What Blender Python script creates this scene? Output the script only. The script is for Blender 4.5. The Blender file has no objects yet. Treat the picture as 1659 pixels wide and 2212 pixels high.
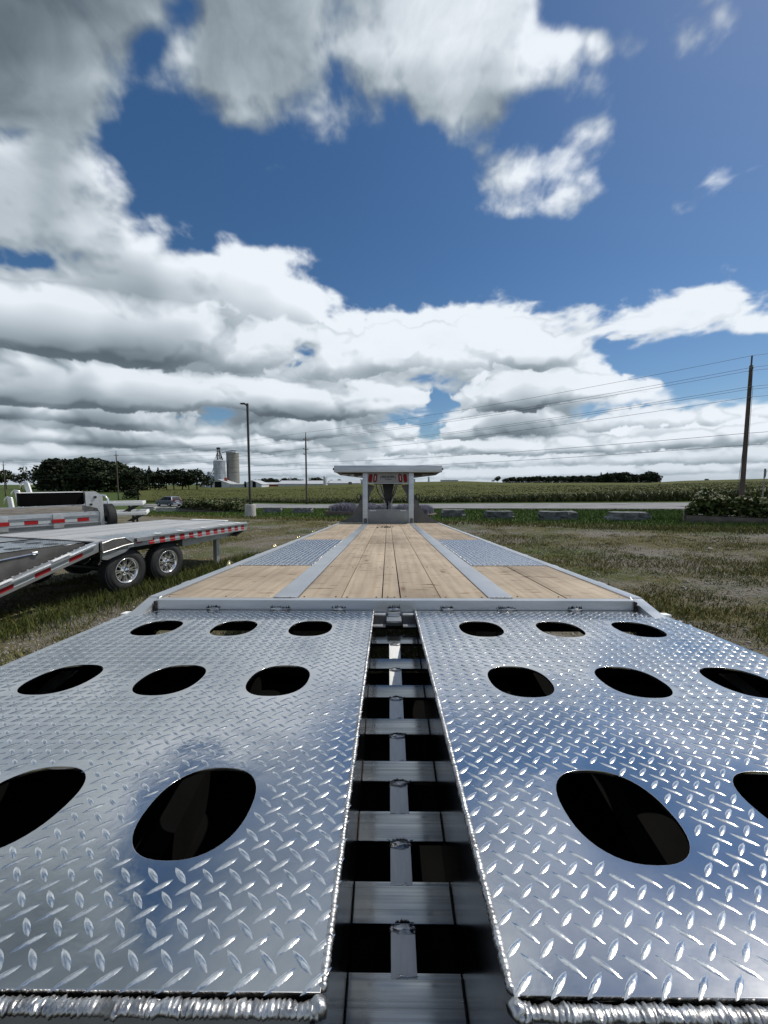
import bpy, bmesh, math, random
import numpy as np
from mathutils import Matrix, Vector, noise
random.seed(7); rng = np.random.default_rng(11)
R = math.radians
scene = bpy.context.scene
COL = scene.collection

# ------------------------------------------------------------------ camera, sky, sun, exposure
EYE = 1.7
PITCH = 4.55
cam_d = bpy.data.cameras.new('camera'); cam = bpy.data.objects.new('camera', cam_d); COL.objects.link(cam)
cam.location = (0, 0, EYE); cam.rotation_euler = (R(90 - PITCH), 0, 0)
cam_d.sensor_fit = 'HORIZONTAL'; cam_d.sensor_width = 36; cam_d.lens = 18; cam_d.clip_start = 0.02; cam_d.clip_end = 9000
scene.camera = cam
SUN_AZ, SUN_EL = 66.0, 53.0        # degrees right of the view direction, height
sd = Vector((math.sin(R(SUN_AZ)) * math.cos(R(SUN_EL)), math.cos(R(SUN_AZ)) * math.cos(R(SUN_EL)), math.sin(R(SUN_EL))))
sun_d = bpy.data.lights.new('sun', 'SUN'); sun_d.energy = 3.6; sun_d.angle = R(0.53); sun_d.color = (1, .95, .87)
sun = bpy.data.objects.new('sun', sun_d); COL.objects.link(sun)
sun.rotation_euler = (-sd).to_track_quat('-Z', 'Y').to_euler(); sun.location = (0, 0, 60)
vs = scene.view_settings
scene.display_settings.display_device = 'sRGB'
vs.view_transform = 'Standard'; vs.look = 'None'; vs.gamma = 1; vs.use_curve_mapping = False; vs.exposure = 0.0
scene.cycles.max_bounces = 8; scene.cycles.glossy_bounces = 4; scene.cycles.use_denoising = True
scene.cycles.sample_clamp_indirect = 6

SKY_STRENGTH = 0.08
CLOUD_STRENGTH = 1.0

_perm = np.random.default_rng(5).permutation(512)
_perm = np.concatenate([_perm % 256, _perm % 256])
_ang = np.random.default_rng(6).uniform(0, 2 * np.pi, 256)
_gx, _gy = np.cos(_ang).astype(np.float32), np.sin(_ang).astype(np.float32)
def perlin(x, y, seed=0):
    xi = np.floor(x).astype(np.int32); yi = np.floor(y).astype(np.int32)
    xf = (x - xi).astype(np.float32); yf = (y - yi).astype(np.float32)
    u = xf * xf * xf * (xf * (xf * 6 - 15) + 10); v = yf * yf * yf * (yf * (yf * 6 - 15) + 10)
    def g(i, j, fx, fy):
        h = _perm[(_perm[(i + seed) & 255] + j) & 255]
        return _gx[h] * fx + _gy[h] * fy
    a = g(xi, yi, xf, yf); b = g(xi + 1, yi, xf - 1, yf); c = g(xi, yi + 1, xf, yf - 1); d = g(xi + 1, yi + 1, xf - 1, yf - 1)
    return (a + u * (b - a)) * (1 - v) + (c + u * (d - c)) * v
def fbm(x, y, octv, seed=0, gain=.52, billow=False):
    s = 0; a = 1; t = 0
    for o in range(octv):
        n = perlin(x * 2 ** o + 17.3 * o, y * 2 ** o + 9.1 * o, seed + o * 7)
        s = s + a * (np.abs(n) * 2 - .35 if billow else n); t += a; a *= gain
    return s / t

COVER = """999974999988999994000142
999825898878899999720321
999864799856789987300100
998632467655468744300000
687310013343225555630000
887510003100001688510143
886510000000002566300331
888664351000001100000000
336899998431000000000142
899999999754335410025774
999999999987999975566656
999999997378988898610000
999999988888745799866222
999996579997436997456677
899987788866778888888888
999999988888888888888888"""
SHADE = """223455555667899998555676
234556556678999998655676
345666566666778887766677
344555566766667567666677
866665556666698678766677
767865556666666689866688
766675556666668888666688
767677887777777777777777
776556789877777777777888
555546788887788877789988
555444567678878987788988
434334567888788887888888
554655567677887756788778
363355643335787334777777
553234555566666676566556
666555566666777777777777"""
def cubic_grid(txt, px, py):
    G = np.array([[float(c) for c in r] for r in txt.split('\n')], np.float32)
    n, m = G.shape
    gx = np.clip(px / 69.1 - .5, 0, m - 1.001); gy = np.clip(py / 66.8 - .5, 0, n - 1.001)
    i = gx.astype(int); j = gy.astype(int); fx = gx - i; fy = gy - j
    fx = fx * fx * (3 - 2 * fx); fy = fy * fy * (3 - 2 * fy)
    return (G[j, i] * (1 - fx) + G[j, i + 1] * fx) * (1 - fy) + (G[j + 1, i] * (1 - fx) + G[j + 1, i + 1] * fx) * fy
def sstep(a, b, x):
    t = np.clip((x - a) / (b - a), 0, 1); return t * t * (3 - 2 * t)

def cloud_image(W=4096):
    H = W // 2
    j0 = int(H * .488)                                  # rows from just under the horizon up
    u = (np.arange(W) + .5) / W; v = (np.arange(j0, H) + .5) / H
    phi = (u - .5) * 2 * np.pi; el = (v - .5) * np.pi
    PH, EL = np.meshgrid(phi, el)
    dx = (-np.cos(PH) * np.cos(EL)).astype(np.float32); dy = (np.sin(PH) * np.cos(EL)).astype(np.float32); dz = np.sin(EL).astype(np.float32)
    k = 1 / (np.maximum(dz, 0) + .30)
    U, V = dx * k, dy * k
    # where the picture's frame looks, the cloud cover follows the photographed sky
    p = R(PITCH); cy_ = dy * math.cos(p) - dz * math.sin(p); cz = dy * math.sin(p) + dz * math.cos(p)
    front = cy_ > .05
    cyy = np.where(front, cy_, 1)
    px = 829.5 + 830 * dx / cyy; py = 1106 - 830 * cz / cyy
    wx = fbm(U * 2.6, V * 2.6, 4, 60); wy = fbm(U * 2.6 + 40, V * 2.6, 4, 61)
    pxw = px + wx * 75; pyw = py + wy * 60
    ctrl = cubic_grid(COVER, pxw, pyw) / 9; shd = cubic_grid(SHADE, pxw, pyw) / 9
    out = np.maximum(np.maximum(-px, px - 1659), -py)
    w = np.where(front, 1 - sstep(0, 420, out), 0)
    gen = .5 + 1.5 * fbm(U * .8, V * .8, 3, 90) + .18 * sstep(.5, .1, dz)
    ctrl = ctrl * w + np.clip(gen, 0, 1) * (1 - w)
    shd = shd * w + (.66 + .5 * fbm(U * 1.5, V * 1.5, 3, 33)) * (1 - w)
    # billows low down, wind-torn wisps high up
    lowm0 = sstep(.42, .15, dz); b = fbm(U * 4.4 + wx * .35, V * 4.4 + wy * .35, 8, 3, .56, True) * (1 - .8 * lowm0)
    f = fbm(U * 5.2 + wx * .5, V * 5.2, 8, 21, .60) * (1 - .6 * lowm0)
    g = fbm(U * 1.9, V * 1.9 + 7, 3, 55)
    hi = sstep(.35, .6, dz)
    det = (-1.05 * b) * (1 - hi * .65) + f * (.45 + 1.1 * hi) + .35 * g
    D = (ctrl - .47) * 1.5 + det * 1.15 * (1 - .40 * sstep(.75, 1., ctrl))
    AZ = np.arctan2(dx, dy); lowm = sstep(.48, .22, dz)
    lb = fbm(AZ * 6 + wx * .5, EL * 13 + wy * .5, 7, 130, .52, True); ls = fbm(AZ * 7 + wx * .8, EL * 17 + wy * .8, 4, 170, .45, True); lg = fbm(AZ * 4, EL * 15, 3, 150)
    D = D * (1 - .0 * lowm) + lowm * (-.95 * lb + .35 * lg) + .10 * sstep(.1, .02, dz)
    def blur(Z, n):
        for ax in (0, 1):
            P = np.concatenate([np.repeat(np.take(Z, [0], ax), n, ax), Z, np.repeat(np.take(Z, [-1], ax), n, ax)], ax)
            Cs = np.cumsum(P, axis=ax, dtype=np.float64)
            hi_ = np.take(Cs, range(2 * n, Cs.shape[ax]), ax); lo_ = np.take(Cs, range(0, Cs.shape[ax] - 2 * n), ax)
            Z = ((hi_ - lo_) / (2 * n)).astype(np.float32)
        return Z
    # soft light from the sun side, upwards and to the right
    Dp = np.clip(D, 0, .62); acc = np.zeros_like(D); tot = 0
    for s, nb in ((4, 2), (9, 4), (16, 8), (26, 13), (40, 20), (60, 30)):
        sh = np.roll(blur(Dp, nb), -int(s * .4), axis=1); sh = np.concatenate([sh[s:], np.repeat(sh[-1:], s, 0)], 0)
        wgt = s ** .35; acc += sh * wgt; tot += wgt
    acc /= tot
    relief = np.clip(blur(Dp, 2) - acc, -.45, .6)
    thick = sstep(.05, 1.0, acc)
    lum = .645 + .85 * (shd - .58) + .62 * relief - .10 * thick + .05 * g - lowm * (.13 * ls - .10 * lg) - .07 * (1 - lowm) * fbm(U * 2.6, V * 2.6, 4, 140, .45, True)
    edge = (1 - sstep(.0, .40, D))
    lum = lum + .12 * edge * (1 - hi * .5)
    ft = fbm(U * 6 + wx, V * 6 + wy, 7, 400, .66)
    lum = lum + hi * (.34 * ft - .02); D = D + hi * .30 * ft
    lum = np.clip(lum, .12, 1.0)
    alpha = sstep(-.10 - .08 * hi, .34 + .26 * hi, D)
    # rows of smaller cumulus one behind the other towards the horizon
    nr = int(27 / 180 * H) + (H // 2 - j0)
    az_, el_ = AZ[:nr], np.degrees(EL[:nr]); ct = ctrl[:nr]; wxa, wya = wx[:nr], wy[:nr]
    for (ec, wd, sh_, sd__) in ((1.2, 1.1, 4, 1), (2.8, 1.3, 5, 2), (4.8, 1.7, 6, 3), (7.5, 2.3, 9, 4), (11.5, 3.2, 12, 5), (17, 4.6, 17, 6)):
        fq = 9.5 / wd
        und = perlin(az_ * fq * .22, az_ * 0 + sd__ * 3.3, 210 + sd__) * wd * .8
        dn = 1.0 - np.abs((el_ - ec - und) / wd) ** 2 * np.where(el_ < ec + und, 2.6, 1.0)
        Dk = .62 * dn - .22 + (ct - .8) * 1.5 - 1.45 * fbm(az_ * fq * 1.15 + wxa * .6, el_ * fq / 42 + wya * .6, 7, 220 + sd__ * 9, .60, True) + .55 * fbm(az_ * fq * .4, el_ * fq / 30, 3, 300 + sd__)
        Dc = np.clip(Dk, 0, .55); a1 = 0
        for m_ in (1, 2, 4):
            q = sh_ * m_; t_ = blur(Dc, max(2, q // 2)); t_ = np.concatenate([t_[q:], np.repeat(t_[-1:], q, 0)], 0); a1 = a1 + np.roll(t_, -int(q * .5), 1) / 3
        basey = sstep(.3, -1.0, (el_ - ec - und) / wd)
        lk = .715 + .85 * (shd[:nr] - .62) + .95 * (blur(Dc, 2) - a1) - .34 * basey * sstep(.05, .4, Dk) - .03 * ec / 10
        ak = sstep(.0, .11, Dk) * (.92 if ec > 4 else .8)
        lum[:nr] = lum[:nr] * (1 - ak) + np.clip(lk, .2, 1) * ak; alpha[:nr] = alpha[:nr] + (1 - alpha[:nr]) * ak
    dark = np.array([.30, .345, .385]); mid = np.array([.615, .665, .70]); white = np.array([.93, .955, .985])
    L = lum[..., None]
    c = np.where(L < .6, dark + (mid - dark) * np.clip((L - .12) / .48, 0, 1), mid + (white - mid) * np.clip((L - .6) / .4, 0, 1))
    hz = sstep(.09, .0, dz)[..., None] * .35
    c = c * (1 - hz) + np.array([.74, .79, .84]) * hz
    px_ = np.zeros((H, W, 4), np.float32); px_[:j0, :, :3] = .35; px_[:j0, :, 3] = 0
    px_[j0:, :, :3] = c; px_[j0:, :, 3] = alpha
    return px_
def make_world():
    world = bpy.data.worlds.new('World'); scene.world = world; world.use_nodes = True
    nt = world.node_tree; nt.nodes.clear(); N = nt.nodes.new; L = nt.links.new
    out = N('ShaderNodeOutputWorld')
    sky = N('ShaderNodeTexSky'); sky.sky_type = 'NISHITA'; sky.sun_disc = False
    sky.sun_elevation = R(SUN_EL); sky.sun_rotation = R(SUN_AZ); sky.air_density = 1.0; sky.dust_density = .4; sky.ozone_density = 3.0
    hsv = N('ShaderNodeHueSaturation'); hsv.inputs["Saturation"].default_value = 1.22; L(sky.outputs[0], hsv.inputs['Color'])
    bg = N('ShaderNodeBackground'); L(hsv.outputs[0], bg.inputs[0]); bg.inputs[1].default_value = SKY_STRENGTH
    pix = cloud_image()
    H, W = pix.shape[:2]
    im = bpy.data.images.new('cloud_layer', W, H, alpha=True, float_buffer=False)
    im.alpha_mode = 'CHANNEL_PACKED'
    im.pixels.foreach_set(pix.ravel()); im.pack()
    env = N('ShaderNodeTexImage'); env.image = im; env.interpolation = 'Cubic'
    tc = N('ShaderNodeTexCoord'); sp = N('ShaderNodeSeparateXYZ'); L(tc.outputs['Generated'], sp.inputs[0])
    def mth(op, a, b=None):
        n = N('ShaderNodeMath'); n.operation = op
        for i_, q in enumerate((a, b)):
            if q is None: continue
            if isinstance(q, (int, float)): n.inputs[i_].default_value = q
            else: L(q, n.inputs[i_])
        return n.outputs[0]
    uu = mth('ADD', mth('DIVIDE', mth('ARCTAN2', sp.outputs[1], mth('MULTIPLY', sp.outputs[0], -1)), 2 * math.pi), .5)
    vv = mth('ADD', mth('DIVIDE', mth('ARCSINE', sp.outputs[2]), math.pi), .5)
    cx_ = N('ShaderNodeCombineXYZ'); L(uu, cx_.inputs[0]); L(vv, cx_.inputs[1]); L(cx_.outputs[0], env.inputs[0])
    cb = N('ShaderNodeBackground'); L(env.outputs['Color'], cb.inputs[0]); cb.inputs[1].default_value = CLOUD_STRENGTH
    mx = N('ShaderNodeMixShader'); L(env.outputs['Alpha'], mx.inputs[0]); L(bg.outputs[0], mx.inputs[1]); L(cb.outputs[0], mx.inputs[2])
    L(mx.outputs[0], out.inputs[0])
make_world()

# ------------------------------------------------------------------ helpers
def tag(o, label=None, cat=None, group=None, kind=None):
    if label: o['label'] = label
    if cat: o['category'] = cat
    if group: o['group'] = group
    if kind: o['kind'] = kind
    return o
ROOTM = {}
def thing(name, label, cat, M, group=None):
    o = bpy.data.objects.new(name, None); COL.objects.link(o); o.matrix_world = M; o.empty_display_size = .2
    ROOTM[o.name] = M.copy(); tag(o, label, cat, group)
    return o
class MB:
    def __init__(s): s.v = []; s.f = []
    def add(s, vs_, fs):
        n = len(s.v); s.v += [tuple(p) for p in vs_]; s.f += [tuple(i + n for i in f) for f in fs]; return s
    def box(s, x0, x1, y0, y1, z0, z1, M=None):
        vs_ = [Vector((x, y, z)) for z in (z0, z1) for y in (y0, y1) for x in (x0, x1)]
        if M is not None: vs_ = [M @ p for p in vs_]
        return s.add(vs_, [(0, 2, 3, 1), (4, 5, 7, 6), (0, 1, 5, 4), (2, 6, 7, 3), (0, 4, 6, 2), (1, 3, 7, 5)])
    def prism(s, prof, axis, a, b, M=None):
        """profile = 2D points; axis 0: (y,z) along x; 1: (x,z) along y; 2: (x,y) along z"""
        def P(p, t): return Vector({0: (t, p[0], p[1]), 1: (p[0], t, p[1]), 2: (p[0], p[1], t)}[axis])
        n = len(prof); vs_ = [P(p, a) for p in prof] + [P(p, b) for p in prof]
        if M is not None: vs_ = [M @ p for p in vs_]
        return s.add(vs_, [tuple(range(n))[::-1], tuple(range(n, 2 * n))] + [(i, (i + 1) % n, n + (i + 1) % n, n + i) for i in range(n)])
    def tube(s, pts, r, n=8, cap=True, radii=None):
        pts = [Vector(p) for p in pts]; rings = []; up = None
        for i, p in enumerate(pts):
            d = (pts[min(i + 1, len(pts) - 1)] - pts[max(i - 1, 0)]).normalized()
            if up is None: up = Vector((0, 0, 1)) if abs(d.z) < .9 else Vector((1, 0, 0))
            a = d.cross(up).normalized(); b = a.cross(d).normalized(); up = b
            rr = radii[i] if radii is not None else r
            rings.append([p + (a * math.cos(2 * math.pi * k / n) + b * math.sin(2 * math.pi * k / n)) * rr for k in range(n)])
        vs_ = [q for rg in rings for q in rg]; fs = []
        for i in range(len(pts) - 1):
            for k in range(n): fs.append((i * n + k, i * n + (k + 1) % n, (i + 1) * n + (k + 1) % n, (i + 1) * n + k))
        if cap: fs += [tuple(range(n))[::-1], tuple(range((len(pts) - 1) * n, len(pts) * n))]
        return s.add(vs_, fs)
    def lathe(s, prof, c, axis='x', n=28, M=None):
        """prof = (radius, along-axis) pairs"""
        vs_ = []; fs = []; m = len(prof)
        for k in range(n):
            a = 2 * math.pi * k / n
            for r, t in prof:
                p = {'x': (t, r * math.cos(a), r * math.sin(a)), 'z': (r * math.cos(a), r * math.sin(a), t), 'y': (r * math.cos(a), t, r * math.sin(a))}[axis]
                p = Vector(p) + Vector(c); vs_.append(M @ p if M is not None else p)
        for k in range(n):
            for i in range(m - 1): fs.append((k * m + i, ((k + 1) % n) * m + i, ((k + 1) % n) * m + i + 1, k * m + i + 1))
        return s.add(vs_, fs)
    def blob(s, c, sx, sy, sz, sub=1, rough=.15, M=None, seed=0):
        bm = bmesh.new(); bmesh.ops.create_icosphere(bm, subdivisions=sub, radius=1)
        vs_ = []
        for v in bm.verts:
            q = v.co * (1 + rough * noise.noise(v.co * 2.1 + Vector((seed, seed * .7, 3))))
            p = Vector((c[0] + q.x * sx, c[1] + q.y * sy, c[2] + q.z * sz)); vs_.append(M @ p if M is not None else p)
        fs = [tuple(v.index for v in f.verts) for f in bm.faces]; bm.free()
        return s.add(vs_, fs)
    def build(s, name, mat, parent=None, M=None, smooth=False, bevel=0, kind=None):
        me = bpy.data.meshes.new(name)
        vs_ = [Vector(p) for p in s.v]
        if M is not None: vs_ = [M @ p for p in vs_]
        o = None
        if parent is not None:
            loc = Vector((0, 0, 0))
        else:
            A = np.array([tuple(p) for p in vs_]); loc = Vector((float(A[:, 0].mean()), float(A[:, 1].mean()), float(A[:, 2].min())))
            vs_ = [p - loc for p in vs_]
        me.from_pydata(vs_, [], s.f)
        bm = bmesh.new(); bm.from_mesh(me)
        bmesh.ops.recalc_face_normals(bm, faces=bm.faces)
        if bevel:
            bmesh.ops.bevel(bm, geom=[e for e in bm.edges if len(e.link_faces) == 2 and e.calc_face_angle(0) > .6], offset=bevel, segments=2, profile=.7, affect='EDGES')
        bm.to_mesh(me); bm.free()
        if smooth: me.shade_smooth()
        elif bevel: me.set_sharp_from_angle(angle=R(50)) if hasattr(me, 'set_sharp_from_angle') else None
        me.materials.append(mat)
        o = bpy.data.objects.new(name, me); COL.objects.link(o)
        o.location = loc
        if parent is not None: o.parent = parent
        if kind: o['kind'] = kind
        return o
def np_mesh(name, V, F, mat, parent=None, kind=None, color=None, smooth=False):
    """V (n,3) float, F (m,k) int with k = 3 or 4"""
    me = bpy.data.meshes.new(name); V = np.asarray(V, np.float32); F = np.asarray(F, np.int32); k = F.shape[1]
    me.vertices.add(len(V)); me.vertices.foreach_set('co', V.ravel())
    me.loops.add(F.size); me.loops.foreach_set('vertex_index', F.ravel())
    me.polygons.add(len(F)); me.polygons.foreach_set('loop_start', np.arange(0, F.size, k, dtype=np.int32))
    if smooth: me.polygons.foreach_set('use_smooth', np.ones(len(F), bool))
    me.update(calc_edges=True); me.validate()
    if color is not None:
        at = me.color_attributes.new('tint', 'FLOAT_COLOR', 'POINT'); C4 = np.ones((len(V), 4), np.float32); C4[:, :3] = color
        at.data.foreach_set('color', C4.ravel())
    me.materials.append(mat)
    o = bpy.data.objects.new(name, me); COL.objects.link(o)
    if parent is not None: o.parent = parent
    if kind: o['kind'] = kind
    return o

# ------------------------------------------------------------------ materials
def lin(c): return tuple((x / 12.92 if x <= .04045 else ((x + .055) / 1.055) ** 2.4) for x in [v / 255 for v in c]) + (1,)
def mat(name, c1, c2=None, rough=.6, metal=0, scale=8, stretch=(1, 1, 1), bump=0, bscale=None, rvar=0, detail=6, tint=False, rand=0, spec=.5, ramp=(.35, .65), coat=0):
    m = bpy.data.materials.new(name); m.use_nodes = True; nt = m.node_tree; N = nt.nodes.new; L = nt.links.new
    b = nt.nodes['Principled BSDF']; b.inputs['Roughness'].default_value = rough; b.inputs['Metallic'].default_value = metal
    b.inputs['Specular IOR Level'].default_value = spec
    if coat: b.inputs['Coat Weight'].default_value = coat
    tc = N('ShaderNodeTexCoord'); mp = N('ShaderNodeMapping'); L(tc.outputs['Object'], mp.inputs[0]); mp.inputs['Scale'].default_value = stretch
    if rand:
        oi = N('ShaderNodeObjectInfo'); cmb = N('ShaderNodeCombineXYZ'); mu = N('ShaderNodeMath'); mu.operation = 'MULTIPLY'; mu.inputs[1].default_value = 50
        L(oi.outputs['Random'], mu.inputs[0]); [L(mu.outputs[0], cmb.inputs[i]) for i in range(3)]; L(cmb.outputs[0], mp.inputs['Location'])
    no = N('ShaderNodeTexNoise'); no.inputs['Scale'].default_value = scale; no.inputs['Detail'].default_value = detail; no.inputs['Roughness'].default_value = .62; L(mp.outputs[0], no.inputs[0])
    if len(c1) == 3: c1 = tuple(c1) + (1,)
    if c2 is None: c2 = tuple(x * .82 for x in c1[:3])
    if len(c2) == 3: c2 = tuple(c2) + (1,)
    r = N('ShaderNodeValToRGB'); r.color_ramp.elements[0].position = ramp[0]; r.color_ramp.elements[1].position = ramp[1]
    r.color_ramp.elements[0].color = c2; r.color_ramp.elements[1].color = c1; L(no.outputs[0], r.inputs[0]); col = r.outputs[0]
    if tint:
        a = N('ShaderNodeAttribute'); a.attribute_name = 'tint'; mx = N('ShaderNodeMix'); mx.data_type = 'RGBA'; mx.blend_type = 'MULTIPLY'; mx.inputs[0].default_value = 1
        L(col, mx.inputs[6]); L(a.outputs['Color'], mx.inputs[7]); col = mx.outputs[2]
    if rand:
        hs = N('ShaderNodeHueSaturation'); mr = N('ShaderNodeMapRange'); mr.inputs[3].default_value = 1 - rand; mr.inputs[4].default_value = 1 + rand
        L(oi.outputs['Random'], mr.inputs[0]); L(mr.outputs[0], hs.inputs['Value']); L(col, hs.inputs['Color']); col = hs.outputs[0]
    L(col, b.inputs['Base Color'])
    if rvar:
        n2 = N('ShaderNodeTexNoise'); n2.inputs['Scale'].default_value = scale * .6; n2.inputs['Detail'].default_value = 5; L(mp.outputs[0], n2.inputs[0])
        m2 = N('ShaderNodeMapRange'); m2.inputs[1].default_value = .3; m2.inputs[2].default_value = .7; m2.inputs[3].default_value = max(.02, rough - rvar); m2.inputs[4].default_value = rough + rvar; L(n2.outputs[0], m2.inputs[0]); L(m2.outputs[0], b.inputs['Roughness'])
    if bump:
        n3 = N('ShaderNodeTexNoise'); n3.inputs['Scale'].default_value = bscale or scale * 2; n3.inputs['Detail'].default_value = 5; L(mp.outputs[0], n3.inputs[0])
        bp = N('ShaderNodeBump'); bp.inputs['Strength'].default_value = 1; bp.inputs['Distance'].default_value = bump; L(n3.outputs[0], bp.inputs['Height']); L(bp.outputs[0], b.inputs['Normal'])
    m['b'] = 1
    return m
M_ = {}
M_['tread'] = mat('diamond_plate_aluminium', (.72, .71, .70), (.56, .56, .56), rough=.185, metal=1, scale=5, rvar=.10, bump=.0016, bscale=7)
M_['lug'] = mat('raised_lug_aluminium', (.90, .90, .89), (.68, .68, .68), rough=.21, metal=1, scale=60, rvar=.06, bump=.0004, bscale=160)
M_['weld'] = mat('weld_aluminium', (.70, .70, .70), (.34, .33, .32), rough=.42, metal=1, scale=40, bump=.001, bscale=220, rvar=.1)
M_['soot'] = mat('weld_soot', (.06, .052, .045), (.02, .018, .016), rough=.95, spec=.1, scale=70)
M_['alu'] = mat('mill_aluminium', (.56, .58, .60), (.46, .48, .50), rough=.36, metal=.75, scale=3, stretch=(1, 1, 6), rvar=.08, bump=.0002, bscale=40)
M_['alu_x'] = mat('extruded_aluminium', (.38, .40, .42), (.20, .21, .22), rough=.22, metal=1, scale=3, stretch=(.4, 60, 20), rvar=.08)
M_['alu_dull'] = mat('dull_aluminium', (.66, .67, .68), (.54, .55, .56), rough=.5, metal=.85, scale=6, rvar=.1, bump=.0003, bscale=60)
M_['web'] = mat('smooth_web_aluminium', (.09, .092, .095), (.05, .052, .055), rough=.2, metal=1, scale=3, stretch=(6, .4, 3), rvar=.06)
M_['alu_white'] = mat('bright_flat_bar', (.90, .90, .89), (.80, .80, .79), rough=.45, metal=.0, scale=30, stretch=(4, .6, 1), rvar=.1)
M_['polish'] = mat('polished_aluminium', (.97, .97, .97), (.9, .9, .9), rough=.16, metal=.85, scale=3)
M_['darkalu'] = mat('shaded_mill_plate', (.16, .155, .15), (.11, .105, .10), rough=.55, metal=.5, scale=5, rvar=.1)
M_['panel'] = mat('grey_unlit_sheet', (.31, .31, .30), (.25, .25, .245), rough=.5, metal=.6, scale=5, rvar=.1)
M_['void'] = mat('painted_shade_and_housing_black', (.006, .006, .006), (.004, .004, .004), rough=.95, spec=.05)  # near-black colour stands in for shade below the ramps; housing is truly black
M_['steel'] = mat('black_painted_steel', (.018, .018, .02), (.01, .01, .012), rough=.4, scale=10)
M_['rubber'] = mat('tyre_rubber', (.022, .023, .025), (.013, .013, .014), rough=.75, scale=20, bump=.0008, bscale=90)
M_['red'] = mat('red_reflective_tape', (.42, .015, .02), (.33, .01, .015), rough=.35, scale=40)
M_['white'] = mat('white_reflective_tape', (.52, .56, .56), (.42, .46, .47), rough=.4, scale=40)
M_['lens'] = mat('red_lamp_lens', (.26, .004, .008), (.18, .003, .006), rough=.45, scale=30, spec=.15)
M_['brass'] = mat('brassy_hook', (.85, .72, .42), (.7, .58, .33), rough=.25, metal=1)
M_['chrome'] = mat('chrome', (.9, .9, .9), (.8, .8, .8), rough=.06, metal=1)
M_['print'] = mat('black_print', (.02, .02, .02), (.015, .015, .015), rough=.6)
M_['wood_old'] = mat('weathered_deck_board', (.44, .45, .455), (.25, .255, .26), rough=.85, scale=4, stretch=(9, .5, 2), bump=.003, bscale=12, rand=.16)
M_['timber'] = mat('weathered_timber', (.34, .31, .28), (.20, .18, .16), rough=.85, scale=4, stretch=(.8, .8, 8), bump=.004, bscale=10, rand=.12)
M_['sleeper'] = mat('bed_timber', (.17, .14, .115), (.09, .075, .065), rough=.9, scale=3, stretch=(1, 1, 7), bump=.006, bscale=8, rand=.15)
M_['concrete'] = mat('cast_concrete', (.52, .50, .47), (.36, .35, .33), rough=.9, scale=5, stretch=(2, 2, .6), bump=.004, bscale=30)
M_['silo'] = mat('silo_concrete', (.31, .30, .27), (.21, .205, .185), rough=.9, scale=.5, stretch=(1, 1, 3))
M_['galv'] = mat('galvanised_steel', (.50, .53, .57), (.30, .32, .35), rough=.45, metal=.35, scale=.6, stretch=(1, 1, .3))
M_['barnroof'] = mat('barn_roof_sheet', (.50, .52, .54), (.38, .40, .42), rough=.5, scale=.5)
M_['barnwall'] = mat('white_barn_wall', (.62, .64, .66), (.5, .52, .54), rough=.7, scale=.5)
M_['redpaint'] = mat('faded_red_paint', (.33, .06, .04), (.25, .05, .03), rough=.7)
M_['stone'] = mat('armour_stone', (.21, .21, .21), (.08, .083, .087), rough=.9, scale=4, bump=.06, bscale=5, rand=.12)
M_['stone_pale'] = mat('pale_ledge_stone', (.48, .47, .44), (.3, .29, .27), rough=.9, scale=4, bump=.02, bscale=7)
M_['pole'] = mat('pole_wood', (.11, .085, .068), (.06, .047, .038), rough=.9, scale=3, stretch=(5, 5, .4), bump=.006)
M_['lamp'] = mat('bronze_lamp_paint', (.045, .04, .036), (.03, .027, .025), rough=.45, scale=5)
M_['wire'] = mat('conductor', (.06, .065, .07), (.05, .05, .055), rough=.5, metal=.5)
M_['insul'] = mat('insulator', (.05, .05, .055), (.03, .03, .035), rough=.4)
M_['bark'] = mat('bark', (.05, .04, .033), (.03, .025, .02), rough=.95, scale=2)
M_['leafd'] = mat('dark_leaves', (.032, .046, .020), (.013, .020, .010), rough=.75, scale=.9, tint=True, rand=.25, spec=.2)
M_['leafb'] = mat('hydrangea_leaves', (.10, .13, .036), (.04, .055, .017), rough=.6, scale=3, tint=True, spec=.3)
M_['bloom'] = mat('hydrangea_blooms', (.50, .47, .28), (.30, .29, .15), rough=.8, scale=9, tint=True, spec=.2)
M_['lav'] = mat('lavender_stems', (.40, .36, .48), (.24, .25, .25), rough=.8, scale=6, tint=True, spec=.2)
M_['corn'] = mat('corn_leaves', (.105, .115, .036), (.05, .062, .02), rough=.6, scale=1.2, tint=True, spec=.3)
M_['grassb'] = mat('grass_blades', (1.0, 1.0, .98), (.74, .74, .72), rough=.7, scale=2, tint=True, spec=.2)
M_['gravel'] = mat('loose_stones', (.27, .25, .225), (.13, .12, .105), rough=.9, scale=12, tint=True)
M_['carpaint'] = mat('blue_grey_car_paint', (.10, .12, .17), (.09, .11, .155), rough=.4, metal=.2, coat=.1)
M_['glassd'] = mat('dark_car_glass', (.01, .012, .014), (.008, .01, .012), rough=.5, spec=.1)
M_['sign'] = mat('sign_back', (.28, .29, .30), (.2, .21, .22), rough=.5, metal=.4)

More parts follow.
